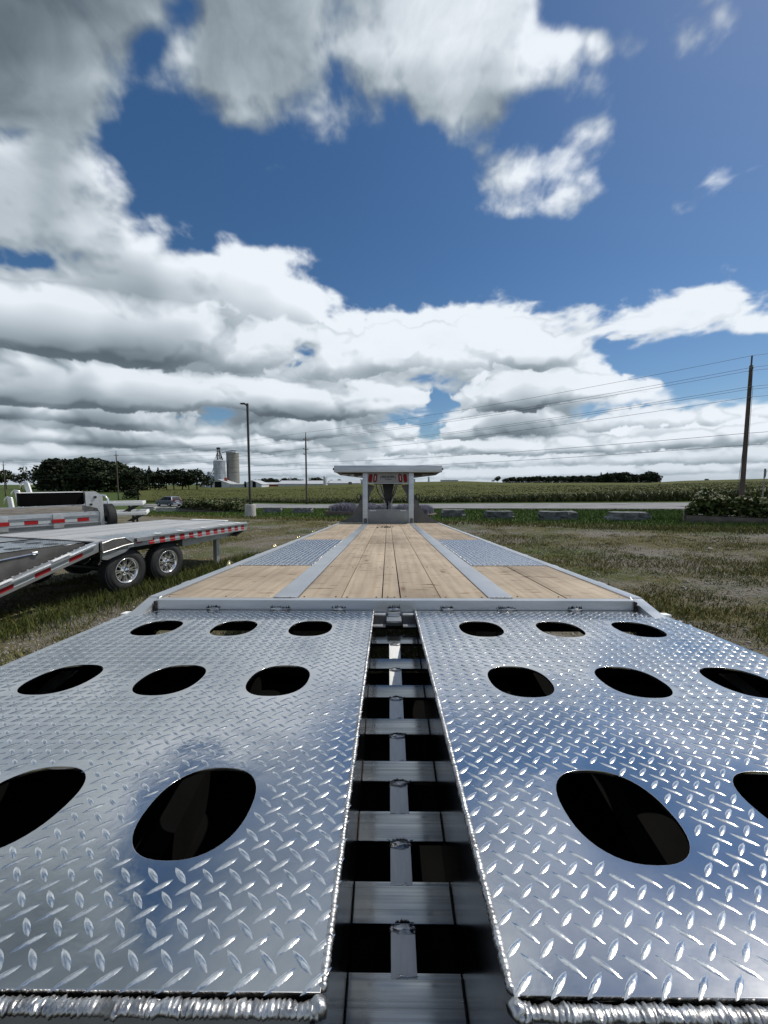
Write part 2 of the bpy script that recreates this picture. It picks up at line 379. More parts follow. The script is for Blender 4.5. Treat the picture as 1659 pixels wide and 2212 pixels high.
def wood_mat():
    m = mat('sawn_pine_board', (.47, .385, .285), (.36, .29, .215), rough=.78, scale=2.2, stretch=(7, .55, 3), bump=.0012, bscale=16, rand=.09, detail=9)
    nt = m.node_tree; N = nt.nodes.new; L = nt.links.new; b = nt.nodes['Principled BSDF']
    src = b.inputs['Base Color'].links[0].from_socket
    mp = [n for n in nt.nodes if n.type == 'MAPPING'][0]
    wv = N('ShaderNodeTexWave'); wv.wave_type = 'RINGS'; wv.rings_direction = 'Y'; wv.inputs['Scale'].default_value = 1.1; wv.inputs['Distortion'].default_value = 9; wv.inputs['Detail'].default_value = 3; wv.inputs['Detail Scale'].default_value = .7; L(mp.outputs[0], wv.inputs[0])
    mx = N('ShaderNodeMix'); mx.data_type = 'RGBA'; mx.blend_type = 'MULTIPLY'; L(src, mx.inputs[6])
    r = N('ShaderNodeValToRGB'); r.color_ramp.elements[0].color = (.90, .86, .81, 1); r.color_ramp.elements[1].color = (1, 1, 1, 1); r.color_ramp.elements[1].position = .5; L(wv.outputs[0], r.inputs[0]); L(r.outputs[0], mx.inputs[7]); mx.inputs[0].default_value = .8
    # saw tears across the boards: short dark slits
    tc = [n for n in nt.nodes if n.type == 'TEX_COORD'][0]
    mp2 = N('ShaderNodeMapping'); mp2.inputs['Scale'].default_value = (5, 26, 1); L(tc.outputs['Object'], mp2.inputs[0])
    n4 = N('ShaderNodeTexNoise'); n4.inputs['Scale'].default_value = 1.3; n4.inputs['Detail'].default_value = 4; L(mp2.outputs[0], n4.inputs[0])
    r4 = N('ShaderNodeValToRGB'); r4.color_ramp.elements[0].position = .62; r4.color_ramp.elements[1].position = .70; r4.color_ramp.elements[0].color = (1, 1, 1, 1); r4.color_ramp.elements[1].color = (.30, .21, .14, 1); L(n4.outputs[0], r4.inputs[0])
    m5 = N('ShaderNodeMix'); m5.data_type = 'RGBA'; m5.blend_type = 'MULTIPLY'; m5.inputs[0].default_value = 1; L(mx.outputs[2], m5.inputs[6]); L(r4.outputs[0], m5.inputs[7])
    # broad grime
    n6 = N('ShaderNodeTexNoise'); n6.inputs['Scale'].default_value = 1.4; n6.inputs['Detail'].default_value = 8; L(tc.outputs['Object'], n6.inputs[0])
    r6 = N('ShaderNodeValToRGB'); r6.color_ramp.elements[0].position = .3; r6.color_ramp.elements[1].position = .62; r6.color_ramp.elements[0].color = (.64, .62, .60, 1); r6.color_ramp.elements[1].color = (1, 1, 1, 1); L(n6.outputs[0], r6.inputs[0])
    m7 = N('ShaderNodeMix'); m7.data_type = 'RGBA'; m7.blend_type = 'MULTIPLY'; m7.inputs[0].default_value = 1; L(m5.outputs[2], m7.inputs[6]); L(r6.outputs[0], m7.inputs[7])
    vk = N('ShaderNodeTexVoronoi'); vk.inputs['Scale'].default_value = 1.0; mk = N('ShaderNodeMapping'); mk.inputs['Scale'].default_value = (5.5, 1.6, 1); L(tc.outputs['Object'], mk.inputs[0]); L(mk.outputs[0], vk.inputs[0])
    rk = N('ShaderNodeValToRGB'); rk.color_ramp.elements[0].position = .055; rk.color_ramp.elements[1].position = .13; rk.color_ramp.elements[0].color = (.42, .27, .16, 1); rk.color_ramp.elements[1].color = (1, 1, 1, 1); L(vk.outputs['Distance'], rk.inputs[0])
    m8 = N('ShaderNodeMix'); m8.data_type = 'RGBA'; m8.blend_type = 'MULTIPLY'; m8.inputs[0].default_value = .75; L(m7.outputs[2], m8.inputs[6]); L(rk.outputs[0], m8.inputs[7])
    L(m8.outputs[2], b.inputs['Base Color'])
    return m
M_['wood'] = wood_mat()

# ------------------------------------------------------------------ lie of the land
DS = (-.83, .5577); DT = (.5577, .83)         # along the road (to the far left) and across it (away)
def st(X, Y): return X * DS[0] + Y * DS[1], X * DT[0] + Y * DT[1]
_Yx = np.array([-400, 0, 300, 440, 560, 700, 830, 1000, 1100, 1400, 1480, 1659, 2100], float)
_Yy = np.array([1046, 1048, 1051, 1050, 1049.5, 1046, 1042, 1039, 1042.5, 1042.5, 1038, 1033.5, 1030], float)
def zyard(X, Y):
    s, t = st(X, Y)
    g = np.where(s < 45, .037 * np.maximum(s, -40), 1.665 + .022 * (np.minimum(s, 140) - 45))
    return -g - .4 * sstep(15, 38, t)
def edge_r(az):
    k = DT[0] * np.sin(az) + DT[1] * np.cos(az)
    return np.minimum(47.5 / np.maximum(k, .1), 100)
RFAR = 430.
def ground(X, Y):
    X = np.asarray(X, float); Y = np.asarray(Y, float)
    r = np.hypot(X, Y); az = np.arctan2(X, Y); azc = np.clip(az, -.9, .98)
    r0 = edge_r(azc); ze = zyard(r0 * np.sin(azc), r0 * np.cos(azc))
    xd = 829.5 + 830 * np.tan(azc); y1 = np.interp(xd, _Yx, _Yy)
    z1 = EYE + (1040 - y1) / 830 * RFAR * np.cos(azc) - 1.0
    w = (r - r0) / (RFAR - r0)
    zf = ze + (z1 - ze) * np.clip(w, 0, 1) - .006 * np.maximum(r - RFAR, 0)
    return np.where((r > r0) & (Y > 0), zf, zyard(X, Y))
def gz(x, y): return float(ground(x, y))
def unproj(x, y, Yd):
    """world point at forward distance Yd behind display pixel x, y of the photograph"""
    p = R(PITCH); dx, dz = (x - 829.5) / 830, -(y - 1106) / 830
    Y = math.cos(p) + dz * math.sin(p); Z = -math.sin(p) + dz * math.cos(p)
    return Vector((dx / Y * Yd, Yd, EYE + Z / Y * Yd))

def ground_mat():
    m = bpy.data.materials.new('yard_and_lawn'); m.use_nodes = True; nt = m.node_tree; N = nt.nodes.new; L = nt.links.new
    b = nt.nodes['Principled BSDF']; b.inputs['Roughness'].default_value = .95; b.inputs['Specular IOR Level'].default_value = .15
    ge = N('ShaderNodeNewGeometry'); dt = N('ShaderNodeVectorMath'); dt.operation = 'DOT_PRODUCT'; dt.inputs[1].default_value = (DT[0], DT[1], 0); L(ge.outputs['Position'], dt.inputs[0])
    def nz(sc, det=6, rough=.6):
        n = N('ShaderNodeTexNoise'); n.inputs['Scale'].default_value = sc; n.inputs['Detail'].default_value = det; n.inputs['Roughness'].default_value = rough; L(ge.outputs['Position'], n.inputs[0]); return n.outputs[0]
    def ramp(src, p0, p1, c0, c1):
        r = N('ShaderNodeValToRGB'); r.color_ramp.elements[0].position = p0; r.color_ramp.elements[1].position = p1
        r.color_ramp.elements[0].color = tuple(c0) + (1,); r.color_ramp.elements[1].color = tuple(c1) + (1,); L(src, r.inputs[0]); return r.outputs[0]
    def mixc(f, a, c):
        x = N('ShaderNodeMix'); x.data_type = 'RGBA'; L(f, x.inputs[0]); L(a, x.inputs[6]); L(c, x.inputs[7]); return x.outputs[2]
    gravel = ramp(nz(26, 5, .8), .35, .66, (.07, .063, .052), (.25, .225, .19))
    vor = N('ShaderNodeTexVoronoi'); vor.inputs['Scale'].default_value = 34; L(ge.outputs['Position'], vor.inputs[0])
    gv = ramp(vor.outputs['Color'], .2, .9, (.09, .08, .066), (.27, .245, .21)); 
    f0 = N('ShaderNodeMath'); f0.operation = 'MULTIPLY'; f0.inputs[0].default_value = .5; f0.inputs[1].default_value = 1.0
    gravel = mixc(f0.outputs[0], gravel, gv)
    dryg = ramp(nz(9, 8, .7), .35, .66, (.055, .05, .02), (.145, .125, .05))
    green = ramp(nz(5, 8, .7), .35, .68, (.030, .052, .012), (.075, .105, .024))
    f1 = ramp(nz(.42, 9, .68), .42, .54, (0, 0, 0), (1, 1, 1))
    yard = mixc(f1, gravel, dryg)
    f2 = ramp(nz(.33, 6, .6), .50, .64, (0, 0, 0), (.8, .8, .8)); yard = mixc(f2, yard, green)
    tn = N('ShaderNodeMath'); tn.operation = 'MULTIPLY_ADD'; L(nz(.7, 5), tn.inputs[0]); tn.inputs[1].default_value = 6; L(dt.outputs['Value'], tn.inputs[2])
    mr = N('ShaderNodeMapRange'); mr.inputs[1].default_value = 19.3; mr.inputs[2].default_value = 21.4; L(tn.outputs[0], mr.inputs[0])
    col = mixc(mr.outputs[0], yard, green)
    L(col, b.inputs['Base Color'])
    bp = N('ShaderNodeBump'); bp.inputs['Distance'].default_value = .03; L(nz(22, 6, .7), bp.inputs['Height']); L(bp.outputs[0], b.inputs['Normal'])
    return m
def sheet(name, xs, ys, zoff, mt, fn=ground, amp=0):
    X, Y = np.meshgrid(xs, ys); Z = fn(X, Y) + zoff
    if amp:
        r = np.hypot(X, Y); Z = Z + amp * fbm(X * .5, Y * .5, 5, 2) * sstep(3, 6, r) * sstep(60, 40, r)
    V = np.stack([X.ravel(), Y.ravel(), Z.ravel()], 1); n, k = len(ys), len(xs)
    i = (np.arange(n - 1)[:, None] * k + np.arange(k - 1)[None, :]).ravel()
    return np_mesh(name, V, np.stack([i, i + 1, i + k + 1, i + k], 1), mt, smooth=True)
def spaced(a, b, n, k=6.5):
    u = np.linspace(math.asinh(a / k), math.asinh(b / k), n); return k * np.sinh(u)
tag(sheet('ground', spaced(-5000, 5000, 420), spaced(-900, 6000, 380), 0, ground_mat(), amp=.05), kind='structure')

# road: two lanes of pale asphalt with a worn surface and gravel shoulders
road_m = mat('old_asphalt', (.235, .235, .24), (.16, .16, .165), rough=.9, scale=.8, bump=.003, bscale=40)
shoulder_m = mat('gravel_shoulder', (.27, .255, .23), (.15, .14, .125), rough=.95, scale=9, bump=.01, bscale=25)
def strip(name, t0, t1, s0, s1, zoff, mt, ds=1.0):
    ss = np.arange(s0, s1 + ds, ds); tt = np.linspace(t0, t1, max(2, int((t1 - t0) / 1.0) + 1))
    S, T = np.meshgrid(ss, tt); X = S * DS[0] + T * DT[0]; Y = S * DS[1] + T * DT[1]
    Z = ground(X, Y) + zoff; V = np.stack([X.ravel(), Y.ravel(), Z.ravel()], 1); n, k = S.shape
    i = (np.arange(n - 1)[:, None] * k + np.arange(k - 1)[None, :]).ravel()
    return np_mesh(name, V, np.stack([i, i + 1, i + k + 1, i + k], 1), mt, smooth=True)
tag(strip('road_shoulder', 33.0, 44.6, -90, 78, .04, shoulder_m), kind='structure')
tag(strip('road', 33.6, 43.8, -90, 80, .09, road_m), kind='structure')
# crack sealant patches on the asphalt
seal_m = mat('tar_patch', (.04, .04, .042), (.03, .03, .03), rough=.7)
mb = MB()
for k in range(26):
    s0 = random.uniform(-18, 60); t0 = random.uniform(37, 43)
    a = random.uniform(-.6, .6); pts = []
    for j in range(7):
        s_ = s0 + j * .35 * math.cos(a) + random.uniform(-.12, .12); t_ = t0 + j * .35 * math.sin(a) + random.uniform(-.15, .15)
        x, y = s_ * DS[0] + t_ * DT[0], s_ * DS[1] + t_ * DT[1]; pts.append((x, y, gz(x, y) + .10))
    for (p, q) in zip(pts, pts[1:]):
        d = Vector(q) - Vector(p); nrm = Vector((-d.y, d.x, 0)).normalized() * .05
        mb.add([Vector(p) - nrm, Vector(q) - nrm, Vector(q) + nrm, Vector(p) + nrm], [(0, 1, 2, 3)])
mb.build('road_crack_seal', seal_m, kind='structure')

# ------------------------------------------------------------------ corn field
az = np.arctan((np.linspace(300, 2300, 520) - 829.5) / 830)
rr = 1 - (1 - np.linspace(0, 1, 210)) ** .42; rr = np.linspace(0, 1, 210) ** 2.1
A, Q = np.meshgrid(az, rr); r0 = edge_r(A) + 2.2; Rr = r0 + (RFAR + 6 - r0) * Q
X = Rr * np.sin(A); Y = Rr * np.cos(A)
Zc = ground(X, Y) + .84 + .16 * fbm(X * .9, Y * .9, 4, 8) * sstep(200, 60, Rr) + .22 * fbm(X * .11, Y * .11, 3, 9)
Sg = st(X, Y)[0]; Zc -= np.interp(Sg, [5, 40], [0, .45]) * sstep(150, 70, Rr); Zc[0] -= .4
V = np.stack([X.ravel(), Y.ravel(), Zc.ravel()], 1); n, k = A.shape
i = (np.arange(n - 1)[:, None] * k + np.arange(k - 1)[None, :]).ravel()
def field_mat():
    m = mat('corn_canopy', (.118, .122, .038), (.072, .082, .025), rough=.9, scale=.12, detail=9, spec=.1, ramp=(.3, .7))
    nt = m.node_tree; N = nt.nodes.new; L = nt.links.new; b = nt.nodes['Principled BSDF']; src = b.inputs['Base Color'].links[0].from_socket
    ge = N('ShaderNodeNewGeometry')
    mp = N('ShaderNodeMapping'); mp.inputs['Scale'].default_value = (1.4, 1.4, 1.4); L(ge.outputs['Position'], mp.inputs[0])
    n5 = N('ShaderNodeTexNoise'); n5.inputs['Scale'].default_value = 1.3; n5.inputs['Detail'].default_value = 8; n5.inputs['Roughness'].default_value = .75; L(mp.outputs[0], n5.inputs[0])
    wv = N('ShaderNodeTexWave'); wv.bands_direction = 'X'; wv.inputs['Scale'].default_value = .42; wv.inputs['Distortion'].default_value = 1.3; wv.inputs['Detail'].default_value = 3
    rot = N('ShaderNodeMapping'); rot.inputs['Rotation'].default_value = (0, 0, R(18)); L(ge.outputs['Position'], rot.inputs[0]); L(rot.outputs[0], wv.inputs[0])
    r = N('ShaderNodeValToRGB'); r.color_ramp.elements[0].position = .34; r.color_ramp.elements[1].position = .66; r.color_ramp.elements[0].color = (.5, .55, .5, 1); r.color_ramp.elements[1].color = (1.25, 1.2, 1.1, 1); L(n5.outputs[0], r.inputs[0])
    mx = N('ShaderNodeMix'); mx.data_type = 'RGBA'; mx.blend_type = 'MULTIPLY'; mx.inputs[0].default_value = 1; L(src, mx.inputs[6]); L(r.outputs[0], mx.inputs[7])
    r2 = N('ShaderNodeValToRGB'); r2.color_ramp.elements[0].color = (.72, .75, .72, 1); r2.color_ramp.elements[1].color = (1.1, 1.1, 1.05, 1); L(wv.outputs[0], r2.inputs[0])
    m2 = N('ShaderNodeMix'); m2.data_type = 'RGBA'; m2.blend_type = 'MULTIPLY'; m2.inputs[0].default_value = .8; L(mx.outputs[2], m2.inputs[6]); L(r2.outputs[0], m2.inputs[7])
    L(m2.outputs[2], b.inputs['Base Color'])
    bp = N('ShaderNodeBump'); bp.inputs['Distance'].default_value = .35; L(n5.outputs[0], bp.inputs['Height']); L(bp.outputs[0], b.inputs['Normal'])
    return m
tag(np_mesh('corn_field', V, np.stack([i, i + 1, i + k + 1, i + k], 1), field_mat(), smooth=True), 'dull green corn field rising beyond the road to the horizon', 'crop field', kind='stuff')

def blades(P, h, w, lean, col, bend=True):
    """P (n,3) roots -> bent blades of two triangles each"""
    n = len(P); th = rng.uniform(0, 2 * np.pi, n); a = rng.uniform(0, 2 * np.pi, n)
    d = np.stack([np.cos(th), np.sin(th), np.zeros(n)], 1); e = np.stack([np.cos(a), np.sin(a), np.zeros(n)], 1)
    up = np.array([0, 0, 1.])
    h = h[:, None]; w = w[:, None]; lean = lean[:, None]
    b0 = P - d * w; b1 = P + d * w; m0 = P + up * h * .62 + e * lean * h * .3 - d * w * .8; m1 = m0 + d * w * 1.6
    tp = P + up * h + e * lean * h
    V = np.stack([b0, b1, m1, m0, tp], 1).reshape(-1, 3)
    o = (np.arange(n) * 5)[:, None]
    F = np.concatenate([o + [0, 1, 2], o + [0, 2, 3], o + [3, 2, 4]], 1).reshape(-1, 3)
    return V, F, np.repeat(col, 5, 0)
# corn plants standing at the front edge and tufts over the nearer canopy
ca, cb = [], []
n = 9000
S = rng.uniform(-75, 80, n); T = 48.2 + rng.exponential(2.2, n)
# jagged leaves: each plant = five drooping blades
PX = S * DS[0] + T * DT[0]; PY = S * DS[1] + T * DT[1]; PZ = ground(PX, PY)
ok = PY > 5; PX, PY, PZ = PX[ok], PY[ok], PZ[ok]
hs = rng.uniform(.8, 1.2, len(PX)) * np.interp(S[ok], [-20, 5, 35], [.98, .88, .6]); base = np.stack([PX, PY, PZ], 1)
VV, FF, CC = [], [], []; off = 0
for q in range(5):
    P = base.copy(); P[:, 2] += hs * (.05 + .16 * q); P[:, :2] += rng.normal(0, .08, (len(P), 2))
    c = np.ones((len(P), 3)) * rng.uniform(.6, 1.35, (len(P), 1))
    v, f, c = blades(P, hs * rng.uniform(.28, .5, len(P)), np.full(len(P), .05), rng.uniform(.4, 1.6, len(P)), c)
    VV.append(v); FF.append(f + off); CC.append(c); off += len(v)
n = 26000
ta = np.arctan((rng.uniform(330, 2000, n) - 829.5) / 830); tr = edge_r(ta) + 3 + 110 * rng.uniform(0, 1, n) ** 1.6
tx, ty = tr * np.sin(ta), tr * np.cos(ta); tz = ground(tx, ty) + .72 - np.interp(st(tx, ty)[0], [5, 40], [0, .45]) * sstep(150, 70, tr)
P = np.stack([tx, ty, tz], 1); c = np.ones((n, 3)) * rng.uniform(.8, 1.3, (n, 1)) * np.array([1.05, 1, .8])
v, f, c = blades(P, rng.uniform(.16, .30, n), np.full(n, .06) + tr * .0007, rng.uniform(.2, 1.2, n), c)
VV.append(v); FF.append(f + off); CC.append(c)
tag(np_mesh('corn_plants', np.concatenate(VV), np.concatenate(FF), M_['corn'], color=np.concatenate(CC)), 'leafy corn plants along the front edge of the field', 'corn', kind='stuff')

# ------------------------------------------------------------------ grass and stones in the yard
def scatter(n, tmin, tmax, rmin, rmax, pw=1.0):
    a = np.arctan((rng.uniform(-120, 1800, n) - 829.5) / 830); r = rmin + (rmax - rmin) * rng.uniform(0, 1, n) ** pw
    x, y = r * np.sin(a), r * np.cos(a); s, t = st(x, y); k = (t > tmin) & (t < tmax)
    return x[k], y[k]
def zl(x, y):
    r = np.hypot(x, y); return ground(x, y) + .05 * fbm(x * .5, y * .5, 5, 2) * sstep(3, 6, r) * sstep(60, 40, r)
VV, FF, CC = [], [], []; off = 0
x, y = scatter(330000, -30, 17.5, 2.0, 26, 1.25)
pn = 1.5 * fbm(x * .33, y * .33, 5, 70) + .7 * fbm(x * 1.7, y * 1.7, 3, 71); keep = pn + rng.normal(0, .13, len(x)) > .03
x, y, pn = x[keep], y[keep], pn[keep]; n = len(x)
pal = np.array([[.20, .175, .058], [.14, .15, .036], [.095, .13, .028], [.23, .19, .09]])
ci = rng.choice(4, n, p=[.36, .34, .2, .10]); c = pal[ci] * rng.uniform(.6, 1.25, (n, 1))
v, f, c = blades(np.stack([x, y, zl(x, y) - .004], 1), rng.uniform(.015, .05, n) * (1 + 2.2 * np.clip(pn, 0, .6)) * (1 + (rng.uniform(0, 1, n) > .97) * 1.0), .003 + .00022 * np.hypot(x, y), rng.uniform(.2, 1.2, n), c)
VV.append(v); FF.append(f + off); CC.append(c); off += len(v)
tag(np_mesh('yard_grass', np.concatenate(VV), np.concatenate(FF), M_['grassb'], color=np.concatenate(CC)), 'patchy dry grass and weeds growing through the gravel yard', 'grass', kind='stuff')
# lawn
x, y = scatter(170000, 16.0, 33, 11, 58, 1.0); n = len(x)
tt_ = st(x, y)[1]; fr = sstep(16, 19, tt_ + rng.normal(0, .8, n))[:, None]
c = (np.array([.085, .145, .028]) * fr + np.array([.19, .165, .06]) * (1 - fr)) * rng.uniform(.55, 1.35, (n, 1))
v, f, c = blades(np.stack([x, y, zl(x, y)], 1), rng.uniform(.06, .16, n), .006 + .0005 * np.hypot(x, y), rng.uniform(.1, .8, n), c)
tag(np_mesh('lawn_grass', v, f, M_['grassb'], color=c), 'green grass strip between the gravel yard and the road', 'grass', kind='stuff')
# stones
x, y = scatter(60000, -30, 17, 2.0, 20, 1.1); pn = fbm(x * .33, y * .33, 5, 70); keep = pn < .12; x, y = x[keep], y[keep]; n = len(x)
O = np.array([[1, 0, 0], [-1, 0, 0], [0, 1, 0], [0, -1, 0], [0, 0, 1.0], [0, 0, -1.0]]); OF = np.array([[0, 2, 4], [2, 1, 4], [1, 3, 4], [3, 0, 4], [2, 0, 5], [1, 2, 5], [3, 1, 5], [0, 3, 5]])
sz = (rng.lognormal(-4.55, .45, n) * (1 + .04 * np.hypot(x, y)))[:, None, None]
V = O[None] * sz * rng.uniform(.5, 1.2, (n, 6, 1)) * np.array([1, 1, .6]) + np.stack([x, y, zl(x, y)], 1)[:, None]
F = (OF[None] + (np.arange(n) * 6)[:, None, None]).reshape(-1, 3)
tag(np_mesh('gravel_stones', V.reshape(-1, 3), F, M_['gravel'], color=np.repeat(rng.uniform(.6, 1.4, (n, 1)) * np.ones((n, 3)), 6, 0)), 'loose grey gravel scattered over the yard', 'gravel', kind='stuff')
# weeds round the left trailer
n = 9000; u = rng.uniform(-2.2, 3.8, n); w = rng.normal(.25, .28, n)
x = -4.57 + u * .276 + w * .961; y = 6.75 + u * .961 - w * .276
c = np.array([[.06, .085, .02]]) * rng.uniform(.5, 1.5, (n, 1)) + np.array([[.05, .03, .005]]) * (rng.uniform(0, 1, (n, 1)) > .6)
v, f, c = blades(np.stack([x, y, zl(x, y)], 1), rng.uniform(.05, .26, n) * rng.uniform(.3, 1, n), np.full(n, .004), rng.uniform(.1, .9, n), c)
tag(np_mesh('weeds', v, f, M_['grassb'], color=c), 'taller weeds growing under the edge of the side trailer', 'weeds', kind='stuff')

# ------------------------------------------------------------------ the trailer underfoot
MT = Matrix.Translation((0, 0, EYE)) @ Matrix.Rotation(R(-3.31), 4, 'X') @ Matrix.Rotation(R(-.59), 4, 'Z')
rootM = MT @ Matrix.Translation((.03, 5, -1.5)); CT = Matrix.Translation((-.03, -5, 1.5))
TR = thing('gooseneck_trailer', 'long flat gooseneck trailer with fresh pine deck and two punched diamond plate ramps', 'trailer', rootM)
def tb(mb, name, m, smooth=False, bevel=0, parent=None, kind=None, label=None):
    o = mb.build(name, M_[m], parent or TR, CT, smooth, bevel, kind)
    if label: o['label'] = label
    return o
def bx(name, m, *a, bevel=0, parent=None, label=None): return tb(MB().box(*a), name, m, bevel=bevel, parent=parent, label=label)
ZP, ZD = -.54, -.49
def DZ(y): return -(.632 + .233 * (1.832 - y))       # the dovetail's sloping plane

def holed_plate(name, mt, outer, holes, thick, ztop):
    cu = bpy.data.curves.new(name, 'CURVE'); cu.dimensions = '2D'; cu.fill_mode = 'BOTH'; cu.extrude = thick / 2; cu.bevel_depth = .0006
    for poly in [outer] + holes:
        sp = cu.splines.new('POLY'); sp.points.add(len(poly) - 1); sp.use_cyclic_u = True
        for p, q in zip(sp.points, poly): p.co = (q[0], q[1], 0, 1)
    tmp = bpy.data.objects.new('tmp', cu); COL.objects.link(tmp); dg = bpy.context.evaluated_depsgraph_get()
    me = bpy.data.meshes.new_from_object(tmp.evaluated_get(dg)); bpy.data.objects.remove(tmp); bpy.data.curves.remove(cu)
    me.transform(CT @ Matrix.Translation((0, 0, ztop - thick / 2))); me.name = name; me.materials.clear(); me.materials.append(M_[mt])
    o = bpy.data.objects.new(name, me); COL.objects.link(o); o.parent = TR
    return o
def slot(cx, cy, a=.0920, b=.103, n=44):
    o = []
    for k in range(n):
        t = 2 * math.pi * k / n; c, s = math.cos(t), math.sin(t)
        o.append((cx + a * math.copysign(abs(c) ** .84, c), cy + b * math.copysign(abs(s) ** .84, s)))
    return o
def lugs(x0, x1, y0, y1, z, holes=(), px=.0400, py=.0345, L=.0205, W=.0050, H=.0034, ang=41, off=(0, 0), margin=.004):
    """raised lens-shaped lugs of a tread plate, in two crossed directions"""
    C = []; A = []
    ny = int((y1 - y0) / py) + 2; nx = int((x1 - x0) / px) + 2
    for j in range(ny):
        for i in range(nx):
            for k in (0, 1):
                x = x0 + off[0] + (i + .5 * k) * px; y = y0 + off[1] + (j + .5 * k) * py
                if not (x0 + margin < x < x1 - margin and y0 + margin < y < y1 - margin): continue
                if any(abs((x - hx) / .107) ** 2.3 + abs((y - hy) / .117) ** 2.3 < 1.0 for hx, hy in holes): continue
                C.append((x, y)); A.append(ang if k == 0 else -ang)
    C = np.array(C); n = len(C); A = np.radians(np.array(A)) + rng.normal(0, .012, n)
    us = np.array([-1, -.55, -.2, .2, .55, 1.]); w = (1 - us ** 2) ** .95; hh = (1 - us ** 2) ** .8
    P = [(us[0] * L, 0, 0)]
    for k in range(1, 5): P += [(us[k] * L, -w[k] * W, 0), (us[k] * L, 0, hh[k] * H), (us[k] * L, w[k] * W, 0)]
    P.append((us[5] * L, 0, 0)); P = np.array(P)
    F = [(0, 1, 2), (0, 2, 3)]
    for k in range(3):
        a = 1 + 3 * k; F += [(a, a + 3, a + 1), (a + 1, a + 3, a + 4), (a + 1, a + 4, a + 2), (a + 2, a + 4, a + 5)]
    F += [(10, 13, 11), (11, 13, 12)]; F = np.array(F)
    ca, sa = np.cos(A)[:, None], np.sin(A)[:, None]
    sc = rng.normal(1, .03, (n, 1))
    X = C[:, :1] + (P[None, :, 0] * ca - P[None, :, 1] * sa) * sc; Y = C[:, 1:] + (P[None, :, 0] * sa + P[None, :, 1] * ca) * sc
    Z = z + P[None, :, 2] * np.ones((n, 1)) * rng.normal(1, .06, (n, 1)) - .0001
    V = np.stack([X, Y, Z], 2).reshape(-1, 3) + np.array([-.03, -5, 1.5])
    return V, (F[None] + (np.arange(n) * len(P))[:, None, None]).reshape(-1, 3)
def weld(p, q, r, pitch=.006, flat=.7, name='weld_bead', parent=None, wob=.15, n=10):
    """stacked-coin weld bead from p to q"""
    p, q = Vector(p), Vector(q); L = (q - p).length; m = max(3, int(L / pitch)) * 3
    pts = []; rad = []
    for i in range(m + 1):
        t = i / m; s = (i % 3) / 2.
        pts.append(p.lerp(q, t) + Vector((random.gauss(0, r * .07), random.gauss(0, r * .07), random.gauss(0, r * .05))))
        rad.append(r * (.80 + .30 * s) * (1 + wob * noise.noise(Vector((t * L * 60, r * 900, 1)))) * (.55 if i in (0, m) else 1))
    mb = MB().tube(pts, r, n, radii=rad)
    if flat != 1: mb.v = [(v[0], v[1], p.z + (v[2] - p.z) * flat) for v in mb.v] if abs(p.z - q.z) < .01 else mb.v
    return tb(mb, name, 'weld', smooth=True, parent=parent)

plates = {}
sgn = lambda v: 1 if v > 0 else -1
for side, (x0, x1, hx) in {'L': (-1.285, -.075, (-.335, -.668, -1.004)), 'R': (.139, 1.335, (.402, .741, 1.076))}.items():
    holes = [(a, b) for b in (1.652, 1.165, .668) for a in hx]
    pl = holed_plate('ramp_plate', 'tread', [(x0, .412), (x1, .412), (x1, 1.925), (x0, 1.925)], [slot(*h) for h in holes], .0055, ZP)
    pl['label'] = 'punched diamond plate ramp left of the centre ladder' if side == 'L' else 'punched diamond plate ramp right of the centre ladder'
    V, F = lugs(x0, x1, .412, 1.925, ZP, holes, off=(.004 if side == 'L' else .014, .01))
    np_mesh('raised_lugs', V, F, M_['lug'], parent=pl, kind='stuff')
    plates[side] = pl
    # inner edge bead, near edge bead
    xi = x1 if side == 'L' else x0
    sg = 1 if side == 'L' else -1
    for a, b in ((.415, .78), (.785, 1.12), (1.125, 1.5), (1.505, 1.925)):
        weld((xi + sg * .002, a, ZP - .002), (xi + sg * .0015, b, ZP - .002), .0052, parent=pl, flat=1)
    weld((x0 - .002, .4015, ZP - .006), (x1 + .002, .4015, ZP - .006), .0078, pitch=.0062, flat=.72, parent=pl, wob=.35, n=12)
    MB2 = MB().blob((xi, .404, ZP - .004), .010, .010, .009, 2, .5, seed=3); tb(MB2, 'weld_end', 'weld', smooth=True, parent=pl)
    # folded outer flange and ribs below
    xo = x0 if side == 'L' else x1
    tb(MB().prism([(.412, ZP - .007), (1.925, ZP - .007), (1.925, ZP - .06), (.412, ZP - .46)], 0, xo - .004, xo + .004), 'edge_flange', 'alu_dull', parent=pl); xi_ = xo - sgn(xo) * .006; tb(MB().prism([(.412, ZP - .007), (1.925, ZP - .007), (1.925, ZP - .06), (.412, ZP - .46)], 0, xi_ - .001, xi_ + .001), 'added_flange_shade', 'void', parent=pl)  # black sheet added behind the flange to keep the ramp holes dark
    tb(MB().box(x0 + .004, x1 - .004, .398, .404, ZP - .10, ZP - .012), 'front_flange', 'alu_dull', parent=pl)
    for yy in (.50, .915, 1.41, 1.86):
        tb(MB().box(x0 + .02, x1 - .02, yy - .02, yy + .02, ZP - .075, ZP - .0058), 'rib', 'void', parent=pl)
    for xx in ((hx[0] + hx[1]) / 2, (hx[1] + hx[2]) / 2):
        for ya, yb in ((.521, .894), (.936, 1.389), (1.431, 1.839)):
            tb(MB().box(xx - .012, xx + .012, ya, yb, ZP - .06, ZP - .0058), 'rib', 'void', parent=pl)

